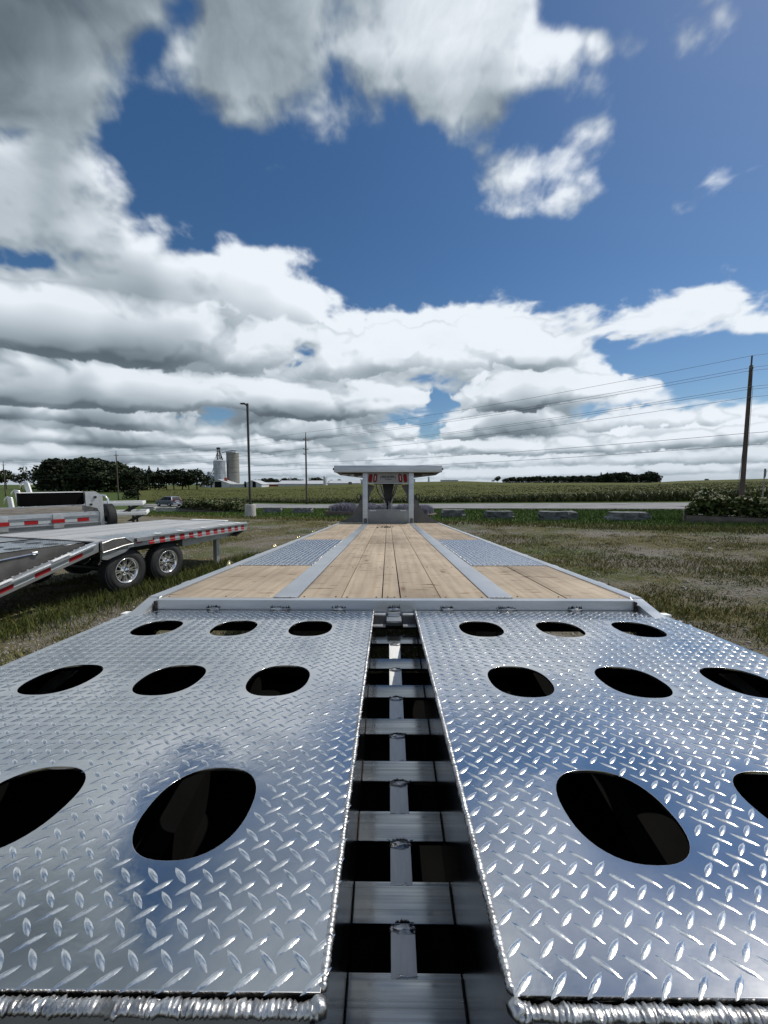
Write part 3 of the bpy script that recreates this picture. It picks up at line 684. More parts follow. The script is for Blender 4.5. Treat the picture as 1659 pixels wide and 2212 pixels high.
# centre channel: smooth webs, rungs, centre bars
for x0, x1 in ((-.083, -.077), (.141, .147)):
    prof = [(.20, DZ(.2) - .10), (1.93, DZ(1.93) - .06), (1.93, ZP - .010), (.405, ZP - .010), (.20, ZP - .03)]
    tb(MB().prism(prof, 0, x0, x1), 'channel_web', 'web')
ry = [1.831, 1.655, 1.492, 1.325, 1.161, 1.004, .848, .704, .548, .39]
sl = math.atan(.233)
for k, y in enumerate(ry):
    wd = .067
    Mr = Matrix.Translation((.032, y, DZ(y))) @ Matrix.Rotation(sl, 4, 'X')
    mb = MB().box(-.108, .108, -wd, 0, -.014, 0, Mr)
    rg = tb(mb, 'rung', 'alu_x', bevel=.002)
    if k > 4: tb(MB().box(-.107, .107, .001, .010, -.03, -.004, Mr), 'rung_lip', 'alu_x', parent=rg, bevel=.001)
    # short flat bar to the next rung, with soot and beads at its ends
    y2 = ry[k + 1] if k + 1 < len(ry) else y - .16
    ln = (y - y2) / math.cos(sl) - wd
    tb(MB().box(-.026, .024, -wd - ln + .001, -wd - .001, -.02, -.003, Mr), 'centre_bar', 'alu_white', bevel=.002)
    tb(MB().blob((-.001, -wd - .007, -.004), .026, .009, .006, 3, .55, Mr, seed=k), 'weld_bead', 'weld', smooth=True, parent=rg)
    tb(MB().blob((-.001, -wd - ln + .004, -.006), .024, .005, .004, 3, .6, Mr, seed=k + 20), 'weld_bead', 'weld', smooth=True, parent=rg)
    mb = MB()
    for j in range(44):
        a = random.gauss(0, .010); l = abs(random.gauss(.001, .0022)) * (1.4 - abs(a) * 40 if abs(a) < .02 else .5); w = .0022
        mb.add([Mr @ Vector(p) for p in ((a - w, -wd + .001, .0006), (a + w, -wd + .001, .0006), (a + random.gauss(0, .004), -wd + .003 + l, .0006))], [(0, 1, 2)])
    tb(mb, 'soot_mark', 'soot', parent=rg)
    for xx in (-.107, .107):
        mb = MB().tube([Mr @ Vector((xx, -wd * t, .001 + .0004 * (i % 2))) for i, t in enumerate(np.linspace(0, 1, 18))], .0016, 5)
        tb(mb, 'weld_seam', 'soot', smooth=True, parent=rg)
tb(MB().prism([(-.9, DZ(-.9) - .17), (1.80, DZ(1.80) - .17), (1.80, DZ(1.80) - .16), (-.9, DZ(-.9) - .16)], 0, -1.254, 1.254), 'added_shade_pan', 'void')  # added pan, blocks light and view so the ramp holes go black
# hinge pieces at the head of the channel
tb(MB().box(-.006, .066, 1.84, 1.925, -.575, -.565), 'hinge_plate', 'alu', bevel=.002)
tb(MB().box(.0, .060, 1.905, 1.934, -.565, -.545), 'hinge_block', 'alu', bevel=.003)
for xa, xb in ((-.074, -.012), (.074, .138)):
    tb(MB().box(xa, xb, 1.895, 1.925, -.556, -.550), 'hinge_lip', 'alu_dull', bevel=.001)
    tb(MB().box(xa, xb, 1.85, 1.89, -.60, -.594), 'hinge_shelf', 'alu_dull', bevel=.001)
    tb(MB().box(xa, xb, 1.89, 1.896, -.60, -.556), 'hinge_back', 'darkalu')

# dovetail side rails and beams under the ramps
for sx in (-1, 1):
    xa, xb = (.03 + sx * 1.225, .03 + sx * 1.285) if sx > 0 else (.03 - 1.285, .03 - 1.225)
    prof = [(1.99, ZD), (1.99, ZD - .16), (1.7, ZD - .34), (-.9, ZD - .24 - .28 * 2.89), (-.9, ZD - .28 * 2.89)]
    tb(MB().prism(prof, 0, xa, xb), 'dovetail_rail', 'alu', bevel=.004)
    xl = .03 + sx * 1.222; tb(MB().prism([(1.93, -.56), (1.93, -.80), (.3, DZ(.3) - .165), (.3, -.96), (.6, -.80)], 0, xl - .002, xl + .002), 'added_rail_shade', 'void')  # added black sheet hides sunlight falling on the rail's inner face
    w0 = (.03 + sx * 1.218, 1.93, -.516); w1 = (.03 + sx * 1.225, 2.0, ZD + .002)
    tb(MB().tube([Vector(w0).lerp(Vector(w1), i / 14) + Vector((random.gauss(0, .001), 0, random.gauss(0, .001))) for i in range(15)], .007, 7, radii=[.006 + .003 * (i % 2) for i in range(15)]), 'weld_bead', 'weld', smooth=True)
    for off_ in (.62,):
        xc = .03 + sx * off_; prof = [(1.93, -.66), (1.93, -.78), (.25, DZ(.25) - .14), (.25, DZ(.25) - .02)]
        tb(MB().prism(prof, 0, xc - .03, xc + .03), 'dovetail_beam', 'void')
    pts = [(.03 + sx * 1.31, 1.86, -.56), (.03 + sx * 1.33, 1.74, -.555), (.03 + sx * 1.335, 1.62, -.556), (.03 + sx * 1.325, 1.52, -.565), (.03 + sx * 1.30, 1.50, -.60)]
    tb(MB().tube(pts, .006, 8), 'ramp_handle', 'alu_dull', smooth=True)
    xa_ = .03 + sx * 1.30
    tb(MB().box(min(xa_, xa_ + sx * .05), max(xa_, xa_ + sx * .05), 1.87, 1.91, -.552, -.542), 'hinge_tab', 'alu_white', bevel=.001)
    for yy in (1.80, 1.74): tb(MB().blob((.03 + sx * 1.335, yy, -.553), .012, .014, .008, 1, .2, seed=yy), 'pin', 'chrome')
for yy in (.42, .85, 1.3, 1.75):
    for xa, xb in ((-1.19, -.62), (-.55, -.09), (.155, .62), (.68, 1.25)):
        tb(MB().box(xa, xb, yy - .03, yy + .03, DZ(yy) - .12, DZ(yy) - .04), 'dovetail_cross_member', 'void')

# deck: rear channel, rails, strips, boards
fr = tb(MB().prism([(1.937, ZD), (1.937, ZD - .13), (1.975, ZD - .13), (1.987, ZD - .012), (1.987, ZD)], 0, .03 - 1.215, .03 + 1.215), 'rear_channel', 'alu', bevel=.003)
for X in (-.89, -.55, -.25, .03, .30, .60, .945):
    w = .045 if abs(X - .03) > .5 and abs(X) < .7 else .03
    tb(MB().blob((X, 1.932, -.535), w, .006, .009, 3, .45, seed=X * 9), 'weld_bead', 'weld', smooth=True, parent=fr)
    mb = MB()
    for j in range(34):
        a = random.uniform(-w, w) * 1.15; l = abs(random.gauss(.008, .005))
        mb.add([(a + X - .003, 1.9362, -.53), (a + X + .003, 1.9362, -.53), (a + X, 1.9362, -.53 + l)], [(0, 1, 2)])
    tb(mb, 'soot_mark', 'soot', parent=fr)
for X in (-1.185, 1.245):
    tb(MB().tube([(X, 1.934, ZD - .005 - i * .006) for i in range(11)], .008, 7, radii=[.006 + .003 * (i % 2) for i in range(11)]), 'weld_bead', 'soot', smooth=True, parent=fr)
for sx in (-1, 1):
    xa, xb = (.03 + 1.222, .03 + 1.285) if sx > 0 else (.03 - 1.285, .03 - 1.222)
    rail = tb(MB().box(xa, xb, 1.992, 9.78, ZD - .16, ZD + .004), 'side_rail', 'alu', bevel=.004)
    tb(MB().box(xa - (.03 if sx < 0 else -.05), xb + (.05 if sx > 0 else -.03) - (.02 if sx < 0 else 0), 1.992, 9.78, ZD - .20, ZD - .165), 'rub_rail', 'alu', parent=rail)
    for k in range(11):
        yy = 2.35 + k * .66
        ro = MB().box(xb if sx > 0 else xa - .025, xb + .025 if sx > 0 else xa, yy, yy + .09, ZD - .14, ZD - .002)
        tb(ro, 'stake_pocket', 'alu', parent=rail, bevel=.002)
for yy in (3.01, 4.25, 5.4, 6.5, 8.3):
    mb = MB(); c = Vector((-1.268, yy, ZD + .006))
    pts = [c + Vector((.004 * k, .035 * math.cos(t), .032 * math.sin(t))) for k, t in enumerate(np.linspace(-.3, math.pi + .3, 9))]
    mb.tube(pts, .006, 6); mb.tube([c + Vector((-.02, .05, -.01)), c + Vector((-.03, .10, .012)), c + Vector((-.012, .13, -.004))], .008, 6); tb(mb, 'tie_down_hook', 'brass', smooth=True)
for a, b in ((-.605, -.473), (.523, .655)):
    s_ = bx('deck_strip', 'alu', a + .003, b - .003, 1.989, 9.70, ZD - .03, ZD + .0015, bevel=.0015)
    mb = MB()
    for k in range(16):
        mb.blob((a + .012 + k * .0072, 1.9885, ZD + .0035), .0032, .007, .0032, 1, .3, seed=k)
    tb(mb, 'weld_bead', 'weld', smooth=True, parent=s_)
def board(x0, x1, y0, y1, dz=0, yaw=0):
    g = .0028; mb = MB().box(x0 + g, x1 - g, y0 + .002, y1 - .002, ZD - .042, ZD - .003 + dz)
    if yaw:
        c = Vector(((x0 + x1) / 2, (y0 + y1) / 2, 0)); Mz = Matrix.Translation(c) @ Matrix.Rotation(yaw, 4, 'Z') @ Matrix.Translation(-c); mb.v = [tuple(Mz @ Vector(p)) for p in mb.v]
    o = tb(mb, 'deck_board', 'wood', bevel=.002)
    for xx in np.linspace(x0 + .03, x1 - .03, 2):
        pass
    return o
mid = [(-.473, -.246, (4.78,)), (-.246, -.031, (4.78,)), (-.031, .065, (4.80,)), (.065, .275, (6.8,)), (.275, .523, (4.78,))]
for x0, x1, cuts in mid:
    ys = [1.99] + list(cuts) + [9.69]
    for a, b in zip(ys, ys[1:]): board(x0, x1, a, b, random.uniform(-.0015, .002), random.uniform(-.0004, .0004))
for x0, x1 in ((-1.187, -.83), (-.83, -.605), (.655, .93), (.93, 1.247)):
    board(x0, x1, 1.99, 3.03, random.uniform(-.001, .002)); board(x0, x1, 5.205, 9.69, random.uniform(-.001, .002))
bm_ = MB()
for x0, x1, cuts in mid + [(-1.187, -.83, (3.0,)), (-.83, -.605, (3.0,)), (.655, .93, (3.0,)), (.93, 1.247, (3.0,))]:
    for y in [2.02, 2.98] + [4.0, 4.9, 5.8, 6.7, 7.6, 8.6]:
        if (x0 < -.6 or x1 > .6) and 3 < y < 5.2: continue
        for x in (x0 + .03, x1 - .03): bm_.blob((x, y + random.uniform(-.01, .01), ZD - .002), .005, .005, .003, 1, .1)
tb(bm_, 'deck_screws', 'print', kind='stuff')
tb(MB().box(-1.18, 1.24, 1.99, 9.69, ZD - .06, ZD - .044), 'sub_floor', 'steel')
for x0, x1 in ((-1.187, -.608), (.658, 1.247)):
    pl = bx('wheel_cover_plate', 'tread', x0, x1, 3.035, 5.20, ZD - .02, ZD + .001)
    V, F = lugs(x0, x1, 3.035, 5.20, ZD + .001, (), H=.0040, L=.0200, W=.0066)
    np_mesh('raised_lugs', V, F, M_['lug'], parent=pl, kind='stuff')
    xi = x1 if x0 < 0 else x0; mb = MB()
    for k in range(44): mb.blob((xi + random.uniform(-.004, .004), 3.06 + k * .049, ZD + .003), .011, .013, .006, 1, .5, seed=k)
    tb(mb, 'weld_bead', 'weld', smooth=True, parent=pl)
    mb = MB()
    for k in range(20): mb.blob((x0 + .02 + k * .028, 3.034, ZD + .002), .006, .005, .004, 1, .4, seed=k)
    tb(mb, 'weld_bead', 'weld', smooth=True, parent=pl)

# running gear
def wheel(parent, C, M, r=.39, w=.23, side=1, name='wheel'):
    """wheel centred at C with its face towards +x (side=1)"""
    e = bpy.data.objects.new(name, None); COL.objects.link(e); e.parent = parent; e.empty_display_size = .1
    def b(mb, nm, mt, sm=True): return mb.build(nm, M_[mt], e, M, sm)
    s = side; h = w / 2
    prof = [(r * .56, -h * .85 * s), (r * .72, -h * s), (r * .90, -h * .96 * s), (r * .97, -h * .78 * s), (r, -h * .5 * s), (r * 1.003, 0), (r, h * .5 * s), (r * .97, h * .78 * s), (r * .955, h * .85 * s), (r * .90, h * .96 * s), (r * .84, h * .99 * s), (r * .835, h * 1.02 * s), (r * .72, h * 1.02 * s), (r * .66, h * .97 * s), (r * .56, h * .85 * s)]
    b(MB().lathe(prof, C, 'x', 48), 'tyre', 'rubber')
    mb = MB()
    for k in range(60):
        a = 2 * math.pi * k / 60; Mk = Matrix.Translation(C) @ Matrix.Rotation(a, 4, 'X')
        for (xa, xb) in ((-.8, -.3), (-.22, .22), (.3, .8)): mb.box(xa * h, xb * h, -.012, .012, r * .985, r * 1.012, Mk)
    b(mb, 'tread_blocks', 'rubber', False)['kind'] = 'stuff'
    b(MB().lathe([(r * .56, h * .80 * s), (r * .585, h * .93 * s), (r * .565, h * .95 * s), (r * .53, h * .88 * s), (r * .50, h * .5 * s), (r * .49, -h * .6 * s)], C, 'x', 48), 'rim', 'polish')
    b(MB().lathe([(0.001, -h * .3 * s), (r * .49, -h * .32 * s)], C, 'x', 32), 'brake_drum', 'steel')
    mb = MB()
    for k in range(8):
        for d in (-.13, .13):
            a = 2 * math.pi * k / 8 + d; Mk = Matrix.Translation(C) @ Matrix.Rotation(a, 4, 'X')
            mb.prism([(r * .13, -.012), (r * .52, -.010), (r * .52, .010), (r * .13, .012)], 0, h * .25 * s, h * .52 * s, Mk @ Matrix.Rotation(R(90), 4, 'X'))
    b(mb, 'spokes', 'polish', False)
    b(MB().lathe([(.001, h * .95 * s), (r * .09, h * .93 * s), (r * .12, h * .8 * s), (r * .12, h * .55 * s), (r * .21, h * .53 * s), (r * .22, h * .3 * s)], C, 'x', 24), 'hub', 'chrome')
    mb = MB()
    for k in range(8):
        a = 2 * math.pi * k / 8; p = Vector(C) + Vector((h * .52 * s, r * .165 * math.cos(a), r * .165 * math.sin(a)))
        mb.tube([p, p + Vector((.035 * s, 0, 0))], .010, 6)
    b(mb, 'wheel_nuts', 'chrome', False)
    return e
invT = MT.inverted()
for yy in (3.72, 4.64):
    for sx in (-1, 1):
        xc = .03 + sx * 1.02; g = MT @ Vector((xc, yy, -1.6)); gzv = gz(g.x, g.y); zt = (invT @ Vector((g.x, g.y, gzv))).z
        wheel(TR, (xc, yy, zt + .39), CT, side=sx)
    g = MT @ Vector((0, yy, -1.6)); zt = (invT @ Vector((g.x, g.y, gz(g.x, g.y)))).z
    tb(MB().tube([(-.85, yy, zt + .39), (.91, yy, zt + .39)], .05, 10), 'axle', 'steel', smooth=True)
for xx in (-.45, .51):
    tb(MB().box(xx - .05, xx + .05, 1.99, 9.68, ZD - .40, ZD - .061), 'main_beam', 'darkalu')
for k in range(12):
    yy = 2.3 + k * .62
    if any(abs(yy - w) < .5 for w in (3.72, 4.64)):
        tb(MB().box(-.39, .45, yy - .03, yy + .03, ZD - .2, ZD - .061), 'cross_member', 'darkalu')
    else:
        for xa, xb in ((-1.18, -.505), (-.395, .455), (.565, 1.24)): tb(MB().box(xa, xb, yy - .03, yy + .03, ZD - .2, ZD - .061), 'cross_member', 'darkalu')

mb = MB()
for k in range(26):
    mb.blob((-.06 + random.gauss(0, .07), 8.0 + random.gauss(0, .09), ZD + .004), random.uniform(.008, .03), random.uniform(.008, .03), .010, 1, .5, seed=k)
mud = mb.build('dried_mud', M_['bark'], None, MT); tag(mud, 'dark dried mud crumbs on the deck boards near the bulkhead', 'mud', kind='stuff')
# ---- gooseneck
def tx(x, y, Y): return Vector(((x - 838) / 830 * Y, Y, -(y - 1088) / 830 * Y))
def z4(vx, vy): return ((800 + vx / 4.88) * .864, (1140 + vy / 4.88) * .864)
YB = 9.7
for xa, xb in ((-.639, -.514), (.526, .651)):
    po = tb(MB().box(xa, xb, YB, YB + .14, ZD - .35, .776), 'neck_post', 'alu', bevel=.006)
    tb(MB().box(xa + .012, xa + .02, YB - .004, YB - .0005, ZD, .77), 'weld_seam', 'alu_dull', parent=po)
    xc = (xa + xb) / 2
    tb(MB().tube([(xc + .01, YB - .03, ZD + .001), (xc + .01, YB - .03, ZD + .12)], .042, 14), 'post_socket', 'darkalu', smooth=False, parent=po)
# bulkhead panel
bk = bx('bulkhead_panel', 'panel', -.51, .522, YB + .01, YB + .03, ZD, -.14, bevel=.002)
for xc in (-.375, .385): tb(MB().box(xc - .08, xc + .08, YB - .002, YB + .009, -.185, -.168), 'panel_handle', 'alu_white', parent=bk, bevel=.002)
tb(MB().box(-1.25, 1.31, YB + .031, YB + .045, ZD - .16, ZD + .002), 'front_channel', 'alu')
# platform over the neck
hd = tb(MB().box(-1.343, 1.343, YB - .16, YB - .02, .783, .947), 'head_beam', 'alu', bevel=.005)
for sx in (-1, 1):
    tb(MB().tube([(sx * 1.344, YB - .09, .865), (sx * 1.375, YB - .09, .865)], .03, 12), 'marker_lamp', 'lens', parent=hd)
    tb(MB().tube([(sx * 1.375, YB - .09, .865), (sx * 1.382, YB - .09, .865)], .012, 8), 'bolt', 'chrome', parent=hd)
pf = [(-1.343, YB - .018), (-1.343, 10.85), (-.81, 11.95), (.81, 11.95), (1.343, 10.85), (1.343, YB - .018)]
for (p, q) in zip(pf[0:], pf[1:]):
    p, q = Vector(p), Vector(q); d = (q - p).normalized(); nn = Vector((d.y, -d.x)) * .025
    tb(MB().prism([(p.x, p.y), (q.x, q.y), (q.x - nn.x * -1, q.y + nn.y), (p.x + nn.x, p.y + nn.y)], 2, .80, .945), 'platform_rail', 'alu')
xs = np.linspace(-1.31, 1.31, 14)
for a, b in zip(xs, xs[1:]):
    m_ = max(abs(a), abs(b)); ye = 11.92 if m_ < .8 else 11.92 - (m_ - .8) * 2.02
    bx('platform_board', 'wood_old', a + .003, b - .003, YB - .015, ye, .895, .935)
for yy in (10.2, 10.75, 11.3): bx('platform_cross_member', 'darkalu', -1.0 if yy > 11 else -1.29, 1.0 if yy > 11 else 1.29, yy - .03, yy + .03, .82, .893)
# lamp board
lb = bx('lamp_board', 'panel', -.51, .522, YB + .012, YB + .03, .508, .78, bevel=.002)
bx('lamp_board_lip', 'alu', -.51, .522, YB - .006, YB + .011, .508, .520, parent=lb)
def lamp_(cx, cz, tilt, inner):
    Ml = Matrix.Translation((cx, YB + .011, cz)) @ Matrix.Rotation(tilt, 4, 'Y')
    def obl(w, h, n=12):
        o = [];  k = h - w
        for i in range(n): t = math.pi * i / (n - 1); o.append((w * math.cos(t), k + w * math.sin(t)))
        for i in range(n): t = math.pi + math.pi * i / (n - 1); o.append((w * math.cos(t), -k + w * math.sin(t)))
        return o
    g = tb(MB().prism(obl(.047, .108), 1, 0, -.012, Ml), 'tail_lamp', 'steel', parent=lb)
    tb(MB().prism(obl(.037, .098), 1, -.0122, -.022, Ml), 'lens', 'lens', parent=lb, bevel=.003)
    if inner: tb(MB().prism(obl(.009, .062), 1, -.0222, -.024, Ml), 'lamp_bar', 'white', parent=lb)
for cx, t, i_ in ((-.443, R(9), 0), (-.32, R(8), 1), (.312, R(-7), 1), (.434, R(-9), 0)): lamp_(cx, .644, t, i_)
def text(s, x, y, z, size, mt, parent, sx=1.0, bold=0):
    cu = bpy.data.curves.new('t', 'FONT'); cu.body = s; cu.size = size; cu.align_x = 'CENTER'; cu.align_y = 'CENTER'; cu.extrude = .0006; cu.offset = bold
    t = bpy.data.objects.new('t', cu); COL.objects.link(t); dg = bpy.context.evaluated_depsgraph_get(); me = bpy.data.meshes.new_from_object(t.evaluated_get(dg))
    bpy.data.objects.remove(t); bpy.data.curves.remove(cu)
    me.transform(CT @ Matrix.Translation((x, y, z)) @ Matrix.Rotation(R(90), 4, 'X') @ Matrix.Diagonal((sx, 1, 1, 1))); me.materials.clear(); me.materials.append(M_[mt]); me.name = 'lettering'
    o = bpy.data.objects.new('lettering', me); COL.objects.link(o); o.parent = parent; return o
text('BENDER', .0, YB + .0112, .676, .078, 'print', lb, 1.18, .0025)
text('Trailers', .005, YB + .0112, .618, .047, 'print', lb, 1.3, .001)
for sx in (-1, 1):
    tb(MB().prism([(sx * .205, .655), (sx * .185, .70), (sx * .175, .715), (sx * .19, .66), (sx * .172, .60)], 1, YB + .0105, YB + .0118), 'logo_mark', 'print', parent=lb)
# gussets
def poly4(pts, name, mt, Y0, th=.012):
    prof = [(tx(*z4(*p), Y0).x, tx(*z4(*p), Y0).z) for p in pts]
    return tb(MB().prism(prof, 1, Y0, Y0 + th), name, mt)
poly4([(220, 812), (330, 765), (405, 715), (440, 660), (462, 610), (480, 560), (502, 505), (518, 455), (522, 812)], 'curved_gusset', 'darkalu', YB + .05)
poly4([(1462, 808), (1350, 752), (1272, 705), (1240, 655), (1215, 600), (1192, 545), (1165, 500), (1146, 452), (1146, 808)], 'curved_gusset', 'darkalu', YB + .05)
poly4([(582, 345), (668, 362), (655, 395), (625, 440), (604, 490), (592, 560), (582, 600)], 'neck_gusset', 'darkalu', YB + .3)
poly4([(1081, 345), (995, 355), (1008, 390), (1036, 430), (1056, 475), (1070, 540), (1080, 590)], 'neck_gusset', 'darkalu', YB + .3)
for (cx, cz) in ((-.735, .17), (.748, .17)):
    pts = [(cx + .055 * math.cos(t) , YB + .03, cz + .075 * math.sin(t)) for t in np.linspace(0, 2 * math.pi, 17)]
    tb(MB().tube(pts, .011, 7), 'lashing_ring', 'steel', smooth=True)
    tb(MB().box(cx + (.02 if cx < 0 else -.06), cx + (.06 if cx < 0 else -.02), YB + .0, YB + .048, cz - .05, cz + .05), 'ring_bracket', 'steel')
# neck beams, coupler, hoses, chains
for sx in (-1, 1):
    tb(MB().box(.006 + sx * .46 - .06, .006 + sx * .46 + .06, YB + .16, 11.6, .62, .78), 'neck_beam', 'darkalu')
    tb(MB().tube([(.006 + sx * .25, 10.95, .56), (.006 + sx * .06, 11.0, -.02)], .035, 8), 'coupler_brace', 'alu_dull')
bx('coupler_plate', 'steel', -.40, .41, 10.7, 11.3, .56, .62)
tb(MB().prism([(-.16, .56), (.17, .56), (.075, .02), (-.065, .02)], 1, 10.9, 11.1), 'coupler_head', 'steel')
tb(MB().tube([(.006, 11, .05), (.006, 11, -.28)], .055, 12), 'coupler_tube', 'steel', smooth=True)
tb(MB().tube([(-.33, 10.6, .52), (-.27, 10.6, .30), (-.17, 10.6, .16), (-.04, 10.6, .09), (.05, 10.6, .12), (.14, 10.6, .24), (.2, 10.6, .5)], .012, 7), 'brake_hose', 'steel', smooth=True)
tb(MB().tube([(.26, 10.7, .52), (.2, 10.7, .3), (.11, 10.7, .14), (.04, 10.7, .02)], .010, 7), 'brake_hose', 'steel', smooth=True)
for xc in (-.09, .10, .03):
    mb = MB()
    for k in range(9):
        c = Vector((xc, 10.8, .03 - k * .04)); a = R(90) * (k % 2)
        pts = [c + Vector((.014 * math.cos(t) * math.cos(a), .014 * math.cos(t) * math.sin(a), .026 * math.sin(t))) for t in np.linspace(0, 2 * math.pi, 9)]
        mb.tube(pts, .005, 5, cap=False)
    tb(mb, 'safety_chain', 'alu_dull')
for sx in (-1, 1):
    g = MT @ Vector((.006 + sx * .58, 9.95, -1.3)); zt = (invT @ Vector((g.x, g.y, gz(g.x, g.y)))).z
    jk = tb(MB().box(.006 + sx * .58 - .05, .006 + sx * .58 + .05, 9.9, 10.0, zt + .25, ZD + .1), 'landing_leg', 'steel')
    tb(MB().box(.006 + sx * .58 - .035, .006 + sx * .58 + .035, 9.915, 9.985, zt + .015, zt + .25), 'inner_leg', 'alu_dull', parent=jk)
    tb(MB().box(.006 + sx * .58 - .11, .006 + sx * .58 + .11, 9.85, 10.05, zt, zt + .015), 'foot_pad', 'steel', parent=jk)

# ------------------------------------------------------------------ trailers standing to the left
M2 = Matrix.Translation((-4.57, 6.75, gz(-4.57, 6.75) + .0)) @ Matrix.Rotation(R(-16), 4, 'Z') @ Matrix.Rotation(R(-1.2), 4, 'X')
T2 = thing('deck_over_trailer', 'aluminium deck-over trailer with weathered boards and chrome wheels beside the pine deck', 'trailer', M2)
def b2(mb, name, m, smooth=False, bevel=0, parent=None, kind=None): return mb.build(name, M_[m], parent or T2, None, smooth, bevel, kind)
def B2(name, m, *a, bevel=0, parent=None): return b2(MB().box(*a), name, m, bevel=bevel, parent=parent)
rail2 = B2('side_rail', 'alu', .01, .055, -.50, 3.37, .815, .992, bevel=.004)
B2('rail_ledge', 'alu', .0555, .10, .10, 3.37, .955, .972, parent=rail2); B2('rail_lip', 'alu', .056, .068, -.05, 3.37, .815, .86, parent=rail2)
B2('rub_rail', 'alu', .1005, .115, .10, .42, .90, .972, parent=rail2)
B2('rub_rail', 'alu', .069, .10, 1.52, 3.30, .795, .812, parent=rail2)
for k in range(13):
    B2('red_tape', 'red', .0685, .0705, .13 + k * .248, .13 + k * .248 + .12, .820, .858, parent=rail2) if k else None
    y0 = .13 + k * .248
    B2('reflector', 'red', .0556, .060, y0, y0 + .125, .866, .926, parent=rail2)
    if k < 12: B2('reflector', 'white', .0556, .0595, y0 + .128, y0 + .245, .866, .926, parent=rail2)
for yy in (.55, 1.1, 1.75, 2.35, 2.95):
    B2('stake_pocket', 'alu_white', .02, .075, yy, yy + .12, .993, 1.0, bevel=.002, parent=rail2); B2('stake_pocket', 'alu_white', .0, .05, yy - .03, yy + .04, 1.0005, 1.008, parent=rail2)
xs = np.linspace(-2.50, -.62, 11)
for a, b in zip(xs, xs[1:]): B2('deck_board', 'wood_old', a + .004, b - .004, -.545, 3.33, .95, .985 + random.uniform(-.003, .003), bevel=.003)
for a, b in ((-.61, -.31), (-.30, .005)):
    B2('deck_board', 'wood_old', a + .004, b - .004, 1.60, 3.33, .95, .984, bevel=.003)
    B2('deck_board', 'wood_old', a + .004, b - .004, -.545, -.30, .95, .984, bevel=.003)
wp = B2('wheel_cover_plate', 'tread', -.61, .005, -.295, 1.595, .96, .987)
mb = MB()
for i in range(15):
    for j in range(46):
        Mk = Matrix.Translation((-.585 + i * .041 + (j % 2) * .02, -.27 + j * .0405, .987)) @ Matrix.Rotation(R(41 if j % 2 else -41), 4, 'Z')
        mb.add([Mk @ Vector(p) for p in ((-.019, 0, 0), (0, -.006, 0), (.019, 0, 0), (0, .006, 0), (0, 0, .003))], [(0, 1, 4), (1, 2, 4), (2, 3, 4), (3, 0, 4)])
b2(mb, 'raised_lugs', 'lug', parent=wp, kind='stuff')
B2('far_side_rail', 'alu', -2.56, -2.51, -.50, 3.37, .815, .992)
B2('front_rail', 'alu', -2.505, .005, 3.335, 3.37, .815, .99, bevel=.003)
B2('front_step_plate', 'alu_white', -1.75, -.62, 3.372, 3.50, .99, 1.012, bevel=.003)
B2('rear_hinge_tube', 'steel', -2.55, -.02, -.60, -.55, .93, .985, bevel=.006)
# corner panel and frame under the deck
pf = [(-.52, .80), (-.52, .955), (-.34, 1.0), (-.12, 1.0), (.05, .88), (-.15, .865), (-.30, .835)]
cp = b2(MB().prism([(p[0], p[1]) for p in pf], 0, .0715, .085), 'corner_panel', 'darkalu')
pts = [(.086, p[0], p[1]) for p in pf] + [(.086,) + pf[0]]
for p, q in zip(pts, pts[1:]): b2(MB().tube([p, q], .010, 6), 'weld_bead', 'weld', parent=cp)
b2(MB().prism([(-.50, .68), (-.50, .80), (.02, .81), (-.10, .74), (-.42, .66)], 0, .0, .05), 'corner_skirt', 'alu')
for xx in (-2.0, -.62): B2('main_beam', 'darkalu', xx - .05, xx + .05, -.5, 3.3, .62, .945)
b2(MB().prism([(1.40, .62), (1.40, .80), (3.35, .80), (3.30, .74), (2.95, .66)], 0, -.26, -.14), 'front_beam', 'alu_dull')
b2(MB().prism([(2.95, .70), (3.36, .81), (3.30, .76), (3.0, .66)], 0, -.13, .0), 'front_bumper', 'steel')
for xx in (-1.9, -.28):
    B2('jack_leg', 'alu_dull', xx - .05, xx + .05, 2.55, 2.65, .03, .62); B2('jack_foot', 'steel', xx - .09, xx + .09, 2.51, 2.69, .0, .03)
for yy, dz in ((0, 0), (.90, .0)):
    for xx, sg in ((-.13, 1), (-2.37, -1)): wheel(T2, (xx, yy, .39), None, side=sg)
    b2(MB().tube([(-2.3, yy, .39), (-.25, yy, .39)], .05, 8), 'axle', 'steel')
    B2('fender_liner', 'steel', -.3, -.02, yy - .42, yy + .42, .80, .812)
# sloping dovetail with the flat-folded ramp above it
def dv(y): return .992 - .30 * (-.55 - y)
dr = b2(MB().prism([(-.56, dv(-.56)), (-.56, dv(-.56) - .17), (-3.0, dv(-3.0) - .17), (-3.0, dv(-3.0))], 0, -.03, .055), 'dovetail_rail', 'alu', bevel=.004)
b2(MB().prism([(-.62, dv(-.62) - .02), (-.62, dv(-.62) - .045), (-3.0, dv(-3.0) - .045), (-3.0, dv(-3.0) - .02)], 0, .0555, .10), 'rail_ledge', 'alu', parent=dr)
for k in range(5):
    y0 = -.82 - k * .46
    for (nm, a, b) in (('red', y0 - .20, y0), ('white', y0 - .455, y0 - .204)):
        b2(MB().prism([(b, dv(b) - .055), (a, dv(a) - .055), (a, dv(a) - .12), (b, dv(b) - .12)], 0, .0556, .060), 'reflector', nm, parent=dr)
for y0 in (-1.0, -1.75, -2.4):
    b2(MB().prism([(y0, dv(y0) + .012), (y0 - .26, dv(y0 - .26) + .012), (y0 - .26, dv(y0 - .26) + .001), (y0, dv(y0) + .001)], 0, .03, .09), 'rail_clip', 'alu_white', parent=dr)
